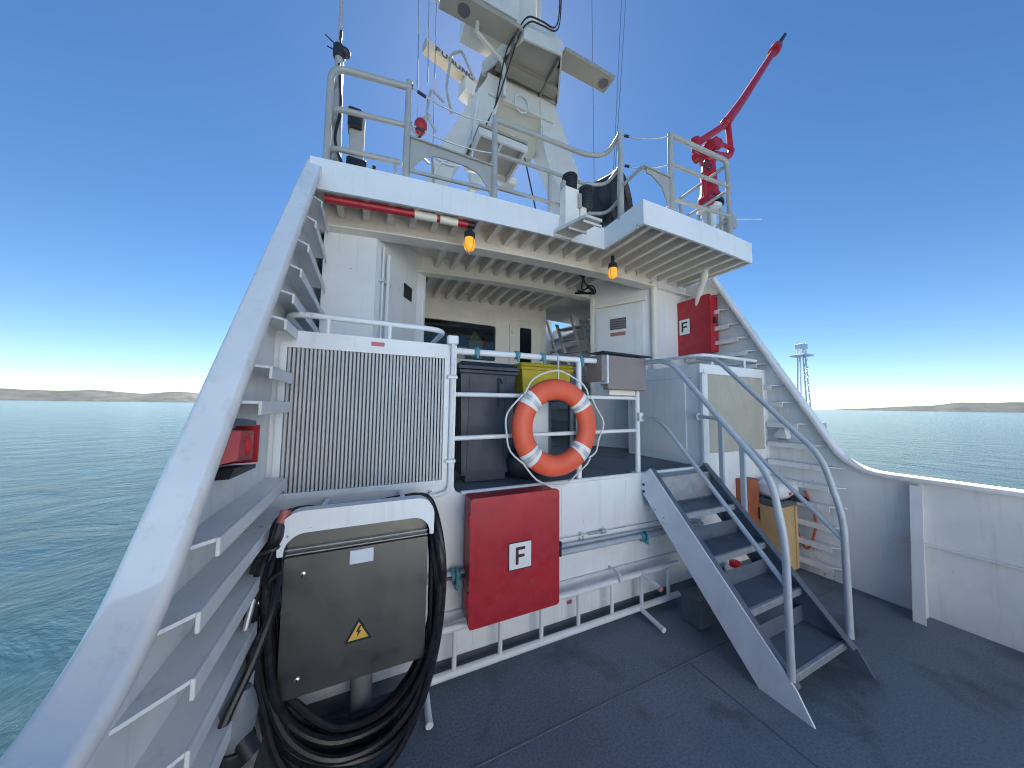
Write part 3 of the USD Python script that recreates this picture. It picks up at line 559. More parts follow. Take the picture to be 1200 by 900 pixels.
# ---------------- guard rail at the edge of the raised deck
t = Thing('guard_rail', 'white three-bar guard rail along the raised deck edge above the lower red cabinet', 'railing', (1.4, 2.15, DECK_Z))
GY = 2.165
t.part('top_rail', rod((.545, GY, 2.135), (2.31, GY, 2.16), .024, 14), WHITE)
t.part('middle_rail', rod((.545, GY, 1.825), (2.29, GY, 1.835), .017, 12), WHITE); t.part('middle_rail', rod((.545, GY, 1.515), (2.29, GY, 1.535), .017, 12), WHITE)
for x in (2.29, 1.62): t.part('post', rod((x, GY, DECK_Z-.01), (x, GY, 2.15), .024, 14), WHITE)
t.part('post_flange', bx(2.25, 2.33, GY-.03, GY+.04, DECK_Z-.002, DECK_Z+.012, .003), WHITE)
t.part('toe_board', bx(1.93, 2.24, GY-.03, GY-.018, 1.855, 1.915, .003), CREAM)
for x in (.70, 1.03, 1.26, 1.64):
    c = t.part('clamp', lathe([(.029, -.02), (.034, -.015), (.034, .015), (.029, .02)], (x, GY, 2.137+.0142*(x-.545)), (1, 0, 0), 14), TEAL, label='teal clamp ring')
    t.part('clamp_bolt', rod((x, GY-.03, 2.09), (x, GY-.03, 2.17), .009, 8), TEAL, parent=c)
t.part('rail_bracket', bx(2.27, 2.32, GY-.05, GY-.02, 1.62, 1.70, .006), WHITE)
# ---------------- stainless / brown box on the rail
t = Thing('rail_box', 'brown grey metal box with black lid fixed on the guard rail end', 'box', (2.08, 2.1, 1.9))
t.part('body', bx(1.86, 2.315, 2.07, 2.14, 1.90, 2.20, .006), BROWN); t.part('edge_strip', bx(1.846, 1.862, 2.062, 2.15, 1.95, 2.20, .003), WHITE)
t.part('lid', hull([(1.80, 2.05, 2.215), (2.36, 2.04, 2.205), (2.36, 2.30, 2.235), (1.80, 2.30, 2.235), (1.80, 2.05, 2.228), (2.36, 2.04, 2.218), (2.3, 2.3, 2.25), (1.86, 2.3, 2.25)]), BLACKP)
t.part('side_box', bx(1.80, 1.845, 2.08, 2.28, 1.97, 2.20, .004), BROWN)

# ---------------- wheeled bins on the raised deck
def bin_(label, x0, x1, y0, y1, z1, mat, cat_='bin'):
    t = Thing('wheeled_bin', label, cat_, ((x0+x1)/2, (y0+y1)/2, DECK_Z), group='bins on the raised deck')
    i = .05; zt = z1-.10
    t.part('body', hull([(x0+i, y0+i, DECK_Z+.06), (x1-i, y0+i, DECK_Z+.06), (x0+i, y1-i, DECK_Z+.06), (x1-i, y1-i, DECK_Z+.06), (x0+.02, y0+.02, zt), (x1-.02, y0+.02, zt), (x0+.02, y1-.02, zt), (x1-.02, y1-.02, zt)]), mat)
    t.part('rim', bx(x0, x1, y0, y1, zt, zt+.035, .008), mat)
    t.part('lid', hull([(x0-.005, y0-.012, zt+.037), (x1+.005, y0-.012, zt+.037), (x0-.005, y1+.01, zt+.037), (x1+.005, y1+.01, zt+.037), (x0+.03, y0+.04, z1), (x1-.03, y0+.04, z1), (x0+.03, y1-.05, z1), (x1-.03, y1-.05, z1), (x0-.005, y0-.012, zt+.06), (x1+.005, y0-.012, zt+.06)]), mat)
    for x in (x0+.10, x1-.10): t.part('rib', hull([(x-.01, y0+.046-.004, DECK_Z+.1), (x+.01, y0+.042, DECK_Z+.1), (x-.01, y0+.016, zt-.02), (x+.01, y0+.016, zt-.02), (x-.01, y0+.06, DECK_Z+.1), (x+.01, y0+.06, zt-.02)]), mat)
    for x in (x0+.02, x1-.06): t.part('wheel', lathe([(.06, 0), (.07, .006), (.07, .034), (.06, .04)], (x, y1-.08, DECK_Z+.07), (1, 0, 0), 18), BLACK)
    t.part('foot', bx(x0+.08, x1-.08, y0+.06, y0+.16, DECK_Z, DECK_Z+.065, .005), mat)
    return t
bn = bin_('dark blue grey wheeled bin behind the guard rail, left of the yellow bin', .62, 1.13, 2.34, 2.86, 2.10, BIN)
bn.part('strap', tube(spline([(.99, 2.345, 1.93), (.955, 2.335, 1.97), (.96, 2.352, 1.86), (.965, 2.358, 1.74)], 5), .006, 6), BLACK)
t = Thing('deck_locker', 'pale grey locker on the raised deck behind the lifebuoy, under the yellow tub', 'locker', (1.4, 2.6, DECK_Z))
t.part('body', bx(1.20, 1.50, 2.45, 2.90, DECK_Z+.05, 1.795, .01), GREY); t.part('door', bx(1.215, 1.485, 2.438, 2.449, DECK_Z+.08, 1.77, .004), WHITE); t.part('base', bx(1.22, 1.48, 2.47, 2.88, DECK_Z, DECK_Z+.05, .002), BLACKP); t.part('shelf_plate', bx(1.18, 1.80, 2.42, 2.92, 1.797, 1.82, .004), DARKGREY); t.part('leg', bx(1.74, 1.78, 2.46, 2.5, DECK_Z, 1.796, .003), DARKGREY); t.part('leg', bx(1.74, 1.78, 2.86, 2.9, DECK_Z, 1.796, .003), DARKGREY)
t = Thing('yellow_tub', 'yellow plastic tub with lid just above the lifebuoy, beside the dark bin', 'tub', (1.47, 2.66, 1.82))
t.part('body', hull([(x, y, z) for z, i in ((1.823, .04), (2.07, .01)) for x in (1.20+i, 1.74-i) for y in (2.42+i, 2.90-i)]), YELLOW); t.part('rim', bx(1.19, 1.75, 2.41, 2.91, 2.07, 2.10, .006), YELLOW); t.part('lid', bx(1.195, 1.745, 2.415, 2.905, 2.102, 2.135, .012), YELLOW)
t = Thing('rubbish_sack', 'black sack slumped on the raised deck at the foot of the bins', 'sack', (1.1, 2.4, DECK_Z))
m = ball((1.22, 2.36, DECK_Z+.14), .2, (.9, .55, .75)); m.vertices += .05*(meshkit.fbm(m.vertices*7, 3, 4)[:, None]-.5)*(m.vertices-[1.22, 2.36, 1.28])*4; m.vertices[:, 2] = np.maximum(m.vertices[:, 2], DECK_Z); t.part('sack', m, BLACKP, smooth=60)

# ---------------- lifebuoy on the rail
t = Thing('lifebuoy', 'orange lifebuoy with white bands hanging on the guard rail', 'lifebuoy', (1.335, 2.06, 1.59))
c0 = np.array([1.335, 2.075, 1.585]); Rm, ra, rb = .297, .083, .058
def torus(a0, a1, n, grow=0.0):
    V = []; F = []; k = 16
    for a in np.linspace(a0, a1, n):
        for b in np.arange(k)/k*2*math.pi:
            r = Rm+(ra+grow)*math.cos(b); V.append(c0+[r*math.cos(a), -(rb+grow)*math.sin(b), r*math.sin(a)])
    for i in range(n-1):
        for j in range(k):
            p, q = i*k+j, i*k+(j+1) % k; F += [(p, q, q+k), (p, q+k, p+k)]
    m = trimesh.Trimesh(V, F, process=False); m.fix_normals(); return m
t.part('ring', torus(0, 2*math.pi, 73), ORANGE, smooth=50)
for d in (40, 140, 222, 320):
    a = math.radians(d); bd = t.part('band', torus(a-.15, a+.15, 12, .003), WHITEP, smooth=50); t.part('tape', torus(a-.07, a+.05, 6, .0045), TAPE, parent=bd, smooth=50)
gl = []
for k in range(4):
    d0, d1 = [(40, 140), (140, 222), (222, 320), (320, 400)][k]; aa = np.radians(np.linspace(d0, d1, 14)); 
    pp = [c0+[(Rm+ra+.012+.05*math.sin(math.pi*i/13)**1.0)*math.cos(a), -.02-.02*math.sin(i*1.1), (Rm+ra+.012+.05*math.sin(math.pi*i/13))*math.sin(a)] for i, a in enumerate(aa)]
    t.part('grab_line', tube(pp, .007, 7), ROPEW)
t.part('hook', tube([(1.335, GY, 2.17), (1.335, 2.05, 2.17), (1.335, 2.045, 1.96)], .008, 8, rad=.03), GALV)

# ---------------- steel stairs
t = Thing('steel_stairs', 'grey steel stairs with dark treads from the main deck up to the raised deck', 'stairs', (2.7, 1.6, 0))
SX0, SX1 = 2.29, 3.08
sp_ = [(2.128, DECK_Z-.006), (2.03, 1.205), (1.03, .135), (.955, .0), (1.225, .0), (2.128, .985)]
for x, s_ in ((SX0, 1), (SX1, -1)):
    a, b = (x, x+.012) if s_ > 0 else (x-.012, x)
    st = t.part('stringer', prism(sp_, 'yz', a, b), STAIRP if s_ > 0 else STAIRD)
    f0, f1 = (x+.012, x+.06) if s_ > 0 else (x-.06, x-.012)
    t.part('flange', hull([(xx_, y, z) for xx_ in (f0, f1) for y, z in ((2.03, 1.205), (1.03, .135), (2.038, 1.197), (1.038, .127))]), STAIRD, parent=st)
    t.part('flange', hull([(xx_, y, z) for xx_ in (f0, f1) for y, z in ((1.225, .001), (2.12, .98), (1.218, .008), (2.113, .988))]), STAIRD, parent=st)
    for z in (1.05, .99): t.part('bolt', lathe([(.012, 0), (.012, .008), (.006, .012)], (a if s_ > 0 else b, 2.10, z), (-s_, 0, 0), 6), BLACKP, parent=st)
for k, z in enumerate((.887, .641, .393, .146)):
    y = 1.754-.2245*k
    tr = t.part('tread', bx(SX0+.013, SX1-.013, y+.004, y+.235, z-.012, z, .003), STAIRD)
    t.part('nosing', bx(SX0+.013, SX1-.013, y-.004, y+.022, z-.045, z+.003, .004), GALV, parent=tr)
    t.part('shade_plate', bx(SX0+.013, SX1-.013, y+.2355, y+.242, z-.05, z+.115, .002), STAIRD, parent=tr)  # added dark plate standing in for the shade behind the treads
t.part('landing_plate', bx(SX0+.013, SX1-.013, 1.975, WALL_Y-.001, DECK_Z-.02, DECK_Z-.006, .003), GALV)
t.part('riser_plate', bx(SX0+.013, SX1-.013, 1.985, 1.993, .905, DECK_Z-.021, .002), GALV)
hr = lambda x: [(x, 2.145, 2.165), (x, 1.83, 2.155), (x, 1.13, 1.335), (x, 1.055, 1.0), (x, 1.055, .165)]
t.part('handrail', tube([(SX0+.02, 2.16, 2.165), (SX0+.02, 1.83, 2.155), (SX0+.02, 1.12, 1.325), (SX0+.02, 1.06, .95), (SX0+.02, 1.06, .165)], .0205, 14, rad=.12), STAIRR)
t.part('middle_bar', tube([(SX0+.02, 2.145, 1.655), (SX0+.02, 1.93, 1.645), (SX0+.02, 1.07, .70)], .0155, 12, rad=.14), STAIRR)
t.part('handrail', tube([(SX1+.02, 2.12, 2.27), (SX1+.02, 1.92, 2.235), (SX1+.02, 1.17, 1.40), (SX1+.02, 1.07, .98), (SX1+.02, 1.07, .17)], .0205, 14, rad=.12), STAIRR)
t.part('middle_bar', tube([(SX1+.02, 2.12, 1.66), (SX1+.02, 1.90, 1.65), (SX1+.02, 1.08, .83)], .0175, 12, rad=.14), STAIRR)
for y in (1.90, 1.715): t.part('baluster', bx(SX1+.008, SX1+.032, y-.022, y+.022, .165+(y-1.06)*1.07-.08, 1.66-(1.90-y)*1.0, .004), STAIRR)
t.part('rail_flange', lathe([(.04, 0), (.04, .012)], (SX1+.02, 2.117, 1.66), (0, 1, 0), 14), STAIRR)
for x in (SX0+.14, SX0+.55): t.part('deck_foot', bx(x, x+.14, 1.70, 1.86, .0, .22, .004), DARKGREY)

# ---------------- things at the right, below the housing
t = Thing('tan_crate', 'tan crate with a dark rim standing on the deck beyond the stairs', 'crate', (4.2, 1.98, 0))
t.part('body', bx(3.98, 4.30, 1.86, 2.09, .02, .70, .006), TAN_BOUNCE)
t.part('rim', bx(3.965, 4.315, 1.85, 2.10, .70, .765, .008), DARKGREY)
for z in (.18, .62): t.part('screw', lathe([(.010, 0), (.006, .004)], (4.04, 1.86, z), (0, -1, 0), 8), BRASSY)
t.part('batten', bx(4.26, 4.302, 1.848, 1.8585, .04, .69, .002), TAN_BOUNCE)
t = Thing('covered_drum', 'rounded white cover on top of the tan crate beside the stairs', 'cover', (4.2, 2.0, .77))
cv = bx(3.99, 4.37, 1.83, 2.1, .767, .97, .06); t.part('cover', cv, WHITE, smooth=60); t.part('end_knob', rod((4.18, 1.82, .80), (4.36, 1.80, .76), .035, 14), BLACKP); t.part('red_tag', bx(4.10, 4.14, 1.818, 1.829, .83, .86, .003), REDL)
t = Thing('rust_red_panel', 'narrow rust red locker against the white wall behind the stair balusters', 'locker', (3.95, 2.1, .4))
t.part('body', bx(3.70, 3.93, 2.02, WALL_Y-.001, .25, .98, .006), ORANGEBROWN); t.part('handle', rod((3.90, 2.01, .55), (3.90, 2.01, .68), .008, 8), BLACKP)
t = Thing('white_canister', 'small white canister with red top on the deck under the stairs', 'canister', (3.1, 2.0, 0))
t.part('body', lathe([(.085, 0), (.09, .015), (.09, .13), (.06, .16)], (3.42, 2.0, 0)), WHITEP); t.part('top', lathe([(.05, 0), (.05, .05), (.03, .06)], (3.42, 2.0, .155)), REDL)
t = Thing('coiled_rope', 'thin red rope hanging on the right side wall past the tan crate', 'rope', (4.36, 1.9, .5))
t.part('rope', tube(spline([(4.36, 1.93, .85), (4.33, 1.90, .55), (4.34, 1.80, .25), (4.36, 1.72, .55), (4.37, 1.80, .86)], 8), .012, 8), ROPER); t.part('hook', tube([(4.40, 1.87, .9), (4.34, 1.87, .9), (4.34, 1.87, .84)], .01, 8, rad=.02), CHROME)
t = Thing('wall_lamp', 'small white wall lamp low on the right side wall', 'lamp', (4.35, 1.95, 1.45))
t.part('base', bx(4.36, 4.399, 1.92, 2.02, 1.40, 1.56, .008), WHITE); t.part('shade', hull([(4.28, 1.90, 1.42), (4.28, 2.03, 1.42), (4.38, 1.90, 1.42), (4.38, 2.03, 1.42), (4.36, 1.93, 1.55), (4.36, 2.0, 1.55), (4.34, 1.96, 1.56)]), WHITE); t.part('lens', ball((4.33, 1.965, 1.415), .045, (1, 1, .5)), GALV)

# ---------------- amber lamps under the canopy
def amber(label, x, y):
    z = zc(x); t = Thing('bulkhead_lamp', label, 'lamp', (x, y, z-.3), group='lit amber lamps under the canopy')
    t.part('mount', rod((x, y, z+.02), (x, y, z-.07), .022, 12), BLACKP)
    t.part('cap', lathe([(.028, 0), (.052, -.02), (.056, -.07), (.050, -.075)], (x, y, z-.06)), BLACKP)
    t.part('globe', lathe([(.046, 0), (.055, -.03), (.056, -.075), (.046, -.11), (.022, -.125), (.004, -.127)], (x, y, z-.135)), AMBER, smooth=60)
    for k in range(4):
        a = k*math.pi/2+.4; t.part('guard_wire', tube([(x+.058*math.cos(a), y+.058*math.sin(a), z-.13), (x+.062*math.cos(a), y+.062*math.sin(a), z-.22), (x+.02*math.cos(a), y+.02*math.sin(a), z-.272)], .003, 6, rad=.03), BRASSY)
amber('glowing amber lamp under the canopy edge beside the red pipe', .83, 2.86); amber('glowing amber lamp under the canopy corner left of the white door', 2.66, 2.86)
t = Thing('red_pipe', 'red pipe with two white sleeves along the inside of the canopy edge', 'pipe', (.2, 2.86, 3.5))
zz_ = lambda x: zc(x)-.005
t.part('pipe', tube([(x, 2.845, zz_(x)) for x in np.linspace(-.40, .80, 9)], .034, 14), RED)
for a, b in ((.30, .50), (.53, .70)): t.part('sleeve', tube([(a, 2.845, zz_(a)), (b, 2.845, zz_(b))], .039, 14), CREAM)
t.part('end_cap', rod((.80, 2.845, zz_(.8)), (.87, 2.845, zz_(.87)), .032, 14), BLACKP)
t = Thing('cable_fitting', 'tangle of dark cable under the canopy by the passage', 'cable', (3.0, 3.6, 3.4))
for k in range(4):
    P = [(2.50+.03*k, 3.3, zc(2.6)-.03), (2.72, 3.45+.05*k, zc(2.7)-.10-.02*k), (2.92, 3.6, zc(2.9)-.06), (3.08, 3.78-.03*k, zc(3)-.10), (2.95, 4.0, zc(3)-.02)]
    t.part('cable', tube(spline([tuple(np.array(p)+rng.normal(0, .02, 3)) for p in P], 6), .012, 7), BLACK)

# ================================================================== ON THE CANOPY ROOF
ZR = lambda x: zc(x)+.25
RYL = 2.80
t = Thing('roof_railing', 'cream pipe railing with rounded corner at the left end of the canopy roof', 'railing', (-.1, RYL, 3.65), group='railings on the canopy roof')
t.part('frame', tube([(-.40, RYL, ZR(-.4)), (-.40, RYL, 4.54), (.21, RYL, 4.64)], .027, 14, rad=.12), RAILP)
t.part('bar', tube([(-.40, 3.2, 4.12), (-.40, RYL, 4.18), (.21, RYL, 4.27)], .022, 12, rad=.1), RAILP); t.part('bar', tube([(-.40, 3.2, 3.80), (-.40, RYL, 3.835), (.16, RYL, 3.90)], .022, 12, rad=.1), RAILP)
t.part('drop', tube([(.12, RYL, 3.90), (.12, RYL, 3.76), (.21, RYL, 3.77)], .013, 8, rad=.04), RAILP)
t.part('post', rod((.21, RYL, ZR(.2)-.02), (.21, RYL, 4.70), .036, 14, r1=.026), RAILP); t.part('post', rod((-.40, 3.25, ZR(-.4)), (-.40, 3.25, 4.5), .026), RAILP)
t.part('bar', tube([(-.40, 3.25, 4.5), (-.40, 2.86, 4.52)], .025, 12), RAILP)
def archplate(x0, x1, zt, zb, sag, y0, y1):
    xs = np.linspace(0, 1, 13); low = [(x0+(x1-x0)*u, zb+sag*(1-(abs(2*u-1))**4)) for u in xs]
    return prism([(x0, zt), *low, (x1, zt)], 'xz', y0, y1)
t = Thing('roof_railing', 'cream pipe railing in front of the mast that curves up to the canopy corner', 'railing', (1.5, 2.75, 3.8), group='railings on the canopy roof')
Y2 = 2.785
t.part('toe_plate', archplate(.24, 1.03, 4.14, 3.80, .26, Y2-.006, Y2+.006), RAILP); t.part('plate_lip', bx(.24, 1.03, Y2-.03, Y2+.03, 4.14, 4.155, .003), RAILP)
t.part('bar', rod((.24, Y2, 3.84), (1.03, Y2, 3.90), .017), RAILP)
t.part('post', rod((1.05, Y2, ZR(1.05)-.02), (1.05, Y2, 4.70), .036, 14, r1=.027), RAILP)
for z, dz, r in ((4.665, .13, .026), (4.30, .12, .020), (3.945, .10, .020)):
    t.part('bar', tube([(1.05, Y2, z), (1.7, Y2, z+.03), (2.2, Y2, z+.04), (2.44, 2.70, z+.06), (2.45, 2.50, z+dz+.03)], r, 14, rad=.16), RAILP)
t.part('post', rod((1.70, Y2, ZR(1.7)-.02), (1.70, Y2, 4.30), .02), RAILP)
t.part('post', rod((2.45, 2.50, ZR(2.45)-.02), (2.45, 2.50, 4.86), .036, 14, r1=.027), RAILP)
t = Thing('roof_railing', 'cream pipe railing around the red fire monitor at the right end of the canopy roof', 'railing', (3.4, 2.2, 3.85), group='railings on the canopy roof')
Y3 = 2.215
t.part('post', rod((2.90, Y3, ZR(2.9)-.02), (2.90, Y3, 4.78), .036, 14, r1=.027), RAILP)
t.part('frame', tube([(2.90, Y3, 4.76), (3.92, Y3, 4.82), (3.94, Y3, ZR(3.9)-.02)], .027, 14, rad=.08), RAILP)
t.part('bar', rod((2.90, Y3, 4.42), (3.93, Y3, 4.49), .021, 12), RAILP); t.part('bar', rod((2.90, Y3, 4.02), (3.93, Y3, 4.11), .021, 12), RAILP)
for z in (4.78, 4.45, 4.07): t.part('bar', rod((3.94, Y3, z), (4.02, 3.6, z), .02), RAILP)
for y in (2.9, 3.6): t.part('post', rod((3.94+.06*(y-2.2), y, ZR(4)-.02), (3.94+.06*(y-2.2), y, 4.8), .026), RAILP)
t.part('toe_plate', prism([(2.90, 4.24), (2.90, 3.88), (2.84, 3.92), (2.76, 4.10), (2.60, 4.19), (2.53, 4.19), (2.53, 4.24)], 'xz', Y3-.006, Y3+.006), RAILP)
t.part('plate_lip', bx(2.48, 2.89, Y3-.025, Y3+.025, 4.24, 4.255, .003), RAILP)
t.part('plate_strut', rod((2.48, Y3, 4.245), (2.45, 2.5, 4.2), .018), RAILP)
def chain(label, a, b, sag):
    t = Thing('rail_chain', label, 'chain', a, group='chains closing the railing gaps'); a, b = np.array(a), np.array(b)
    L = [a+(b-a)*u-np.array([0, 0, sag*4*u*(1-u)]) for u in np.linspace(0, 1, 12)]; t.part('wire', tube(L, .007, 7), GALV)
    t.part('snap_hook', cat([tube(L[1:3], .014, 8), tube([L[0]+[0, 0, .03], L[0]+[.03, 0, .02], L[0]+[.03, 0, -.02], L[0]-[0, 0, .03]], .006, 6, rad=.01)]), BLACKP)
chain('upper chain between the left railing and the mast railing post', (.21, RYL, 4.66), (1.05, Y2, 4.63), .07); chain('lower chain between the left railing and the mast railing post', (.21, RYL, 4.30), (1.05, Y2, 4.30), .05)
chain('upper chain across the gap beside the canopy corner', (2.45, 2.50, 4.83), (2.90, Y3, 4.75), .05); chain('lower chain across the gap beside the canopy corner', (2.45, 2.50, 4.47), (2.90, Y3, 4.42), .05)

# ---------------- mast
t = Thing('mast', 'cream twin-legged ship mast with a broad yard and head platform on the canopy roof', 'mast', (2.0, 4.2, 3.8))
MY0, MY1 = 4.2, 4.54
Lg = [(.46, 3.80), (.54, 4.6), (.65, 5.05), (.77, 5.42), (1.05, 6.02), (1.47, 6.84), (1.75, 6.84), (1.56, 6.12), (1.25, 5.70), (.97, 5.15), (.82, 4.6), (.76, 3.80)]
Rg = [(3.74, 3.80), (3.50, 4.7), (3.34, 5.35), (3.05, 6.05), (2.66, 6.86), (2.38, 6.84), (2.40, 6.12), (2.68, 5.62), (2.88, 5.15), (3.19, 4.5), (3.38, 3.80)]
t.part('leg', prism(Lg, 'xz', MY0, MY1), MAST); t.part('leg', prism(Rg, 'xz', MY0, MY1), MAST)
t.part('cross_box', hull([(1.50, 4.46, 5.96), (2.36, 4.46, 5.96), (1.50, 4.52, 5.96), (2.36, 4.52, 5.96), (1.46, 4.24, 6.50), (2.58, 4.24, 6.50), (1.46, 4.52, 6.50), (2.58, 4.52, 6.50)]), BOX_SHADE)
t.part('cross_band', bx(1.46, 2.62, MY0+.02, MY1-.01, 6.531, 6.9, .004), MAST)
t.part('cross_lip', bx(1.46, 2.62, MY0-.03, MY1, 6.50, 6.53, .004), MAST)
hd = t.part('head_platform', prism([(1.40, 4.32), (1.78, 3.62), (2.38, 3.57), (2.74, 4.24), (2.74, 4.7), (1.4, 4.7)], 'xy', 7.0, 7.05), MAST_SHADE)
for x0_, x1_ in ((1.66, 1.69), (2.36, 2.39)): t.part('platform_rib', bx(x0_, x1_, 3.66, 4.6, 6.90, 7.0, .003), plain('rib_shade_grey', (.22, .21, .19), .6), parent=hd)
t.part('platform_rib', bx(1.55, 2.62, 4.18, 4.0, 6.93, 7.0, .003), MAST_SHADE, parent=hd)
t.part('platform_rim', prism(Polygon([(1.40, 4.32), (1.78, 3.62), (2.38, 3.57), (2.74, 4.24)]).exterior.buffer(.012, cap_style=2).intersection(sbox(0, 3, 4, 5)), 'xy', 6.93, 7.14), MAST, parent=hd)
t.part('skirt_plate', hull([(2.70, 4.22, 6.98), (2.735, 4.24, 6.98), (2.70, 4.5, 6.98), (2.66, 4.3, 6.5), (2.68, 4.45, 6.5)]), MAST_SHADE)
t.part('yard', bx(.62, 1.74, 3.57, 3.85, 7.0, 7.06, .006), MAST_SHADE); t.part('yard', bx(2.42, 3.37, 3.52, 3.79, 7.0, 7.06, .006), MAST_SHADE)
for x, y in ((.93, 3.71), (3.24, 3.655)): 
    d_ = t.part('speaker_disc', lathe([(.075, 0), (.082, .006), (.082, .03)], (x, y, 6.98), n=24), plain('disc_grey', (.10, .09, .10), .5)); t.part('disc_rim', lathe([(.088, .004), (.091, .01), (.091, .02)], (x, y, 6.986), n=24), MAST_SHADE, parent=d_)
t.part('yard_end', bx(.50, .61, 3.60, 3.84, 7.05, 7.30, .006), GREY)
t.part('yard_pipe', tube([(1.16, 3.86, 6.98), (1.64, 4.0, 6.90), (1.70, 4.12, 6.5)], .03, 12, rad=.1), MAST); t.part('pipe_elbow', tube([(1.16, 3.86, 6.98), (1.13, 3.75, 7.02)], .03, 10), MAST)
ub = t.part('upper_box', bx(1.02, 1.72, 3.66, 4.3, 7.24, 8.6, .008), MAST, label='grey white box on the mast head')
t.part('box_window', bx(1.36, 1.48, 3.65, 3.665, 7.50, 7.85, .004), BLACKP, parent=ub)
t.part('upper_column', bx(1.73, 2.06, 3.74, 4.3, 7.06, 11, .01), MAST); t.part('column_corner', rod((1.72, 3.70, 7.1), (1.72, 3.70, 11), .03, 12), MAST); t.part('column_corner', rod((2.07, 3.70, 7.1), (2.07, 3.70, 11), .03, 12), MAST)
t.part('base_block', prism([(1.78, 7.06), (2.40, 7.06), (2.40, 7.26), (2.14, 7.40), (1.78, 7.16)], 'xz', 3.62, 3.78), MAST)
t.part('lower_platform', bx(1.22, 1.98, 3.86, 4.62, 5.62, 5.66, .004), MAST_SHADE)
for a in ((1.22, 1.26, 3.86, 4.62), (1.94, 1.98, 3.86, 4.62), (1.26, 1.94, 3.86, 3.90), (1.26, 1.94, 4.58, 4.62)): t.part('platform_edge', bx(*a, 5.50, 5.60, .003), MAST)
t.part('platform_rib', bx(1.57, 1.61, 3.90, 4.58, 5.53, 5.60, .003), MAST)
for x in (1.3, 1.9): t.part('platform_hanger', rod((x, 4.2, 5.66), (x, 4.25, 6.05), .03), MAST)
t.part('floodlight', bx(1.30, 1.50, 4.5, 4.7, 5.28, 5.42, .01), GREY); t.part('floodlight', bx(1.95, 2.2, 4.7, 4.95, 5.62, 5.74, .01), MAST)
t.part('brace', rod((2.2, 4.4, 5.9), (2.75, 4.45, 3.9), .012, 8), BLACKP)
rng2 = np.random.default_rng(3)
for P in ([(2.36, 3.60, 8.2), (2.34, 3.58, 7.6), (2.22, 3.52, 7.24), (2.0, 3.50, 7.19), (1.80, 3.55, 7.20), (1.66, 3.62, 6.96), (1.60, 3.85, 6.88), (1.58, 4.17, 6.4)],
          [(2.40, 3.60, 8.3), (2.36, 3.58, 7.55), (2.24, 3.52, 7.20), (2.02, 3.52, 7.16), (1.84, 3.57, 7.17), (1.70, 3.66, 6.93), (1.62, 4.17, 6.5), (1.40, 4.18, 5.9)],
          [(1.25, 3.985, 6.3), (1.22, 4.17, 5.7), (1.20, 4.17, 5.3), (.9, 4.17, 5.15), (.7, 4.18, 5.2)], [(1.22, 4.17, 5.9), (1.05, 4.17, 5.4), (.72, 4.17, 5.05), (.66, 4.17, 4.5)],
          [(2.42, 4.18, 6.4), (2.45, 4.17, 6.0), (2.62, 4.17, 5.6), (2.85, 4.17, 5.2), (2.95, 4.17, 4.6)]):
    t.part('cable', tube(spline(P, 6), .011, 7), BLACKP if P[0][2] > 7 else GREY)
a = np.linspace(0, 2*math.pi, 25)[:-1]; t.part('cable_ring', tube([(2.03+.12*math.cos(q), 4.19, 6.6+.15*math.sin(q)) for q in a], .010, 7, closed=True), GREY)
t.part('junction_box', bx(1.17, 1.26, 4.13, 4.2, 5.22, 5.34, .005), BLACKP); t.part('junction_box', bx(2.86, 2.94, 4.14, 4.2, 5.0, 5.08, .005), BLACKP)
for P in ([(.70, 4.22, 5.6), (.55, 4.15, 5.75), (.60, 4.15, 6.15), (.80, 4.22, 6.1)], [(.92, 4.25, 6.0), (.80, 4.1, 6.2), (.86, 4.1, 6.75), (1.02, 4.15, 6.95), (1.25, 4.25, 6.7)], [(.62, 4.22, 5.1), (.45, 4.15, 5.15), (.42, 4.15, 5.6), (.6, 4.15, 5.75)]): t.part('handhold', tube(P, .018, 9, rad=.06), RAILP)
t.part('leg_bracket', bx(2.82, 3.08, 3.6, 4.0, 4.30, 4.34, .004), MAST)

SCAN = paint('scanner_paint', (.56, .47, .35), .5, .05, 3.0, .1)
t = Thing('radar_scanner', 'cream radar scanner bar with dark lettering beyond the left mast leg', 'radar', (1.3, 6.0, 8.4))
dd = np.array([.96, .27, 0]); e0 = np.array([.70, 5.85, 8.80]); nn_ = np.array([.27, -.96, 0])
t.part('scanner', hull([e0+dd*u+nn_*v+np.array([0, 0, z]) for u in (0, 1.5) for v, z in ((-.10, -.08), (-.10, .10), (.10, -.10), (.11, .05), (.04, .12))]), SCAN)
m = meshkit.text_mesh('FURUNO', .085, .006, bold=True); v = m.vertices; m.vertices = e0 + np.outer(v[:, 0]*1.9+.16, dd) + np.outer(.112+v[:, 2], nn_) + np.outer(v[:, 1]-.05, [0, 0, 1]); t.part('lettering', m, RADART)
t.part('gearbox', hull([e0+dd*(u)+nn_*v+np.array([0, 0, z]) for u in (.85, 1.35) for v in (-.15, .15) for z in (-.42, -.12)]), MAST); t.part('pole', rod(e0+dd*1.1+[0, 0, -.42], e0+dd*1.1+[0, -.3, -4.6], .08, 14), MAST)

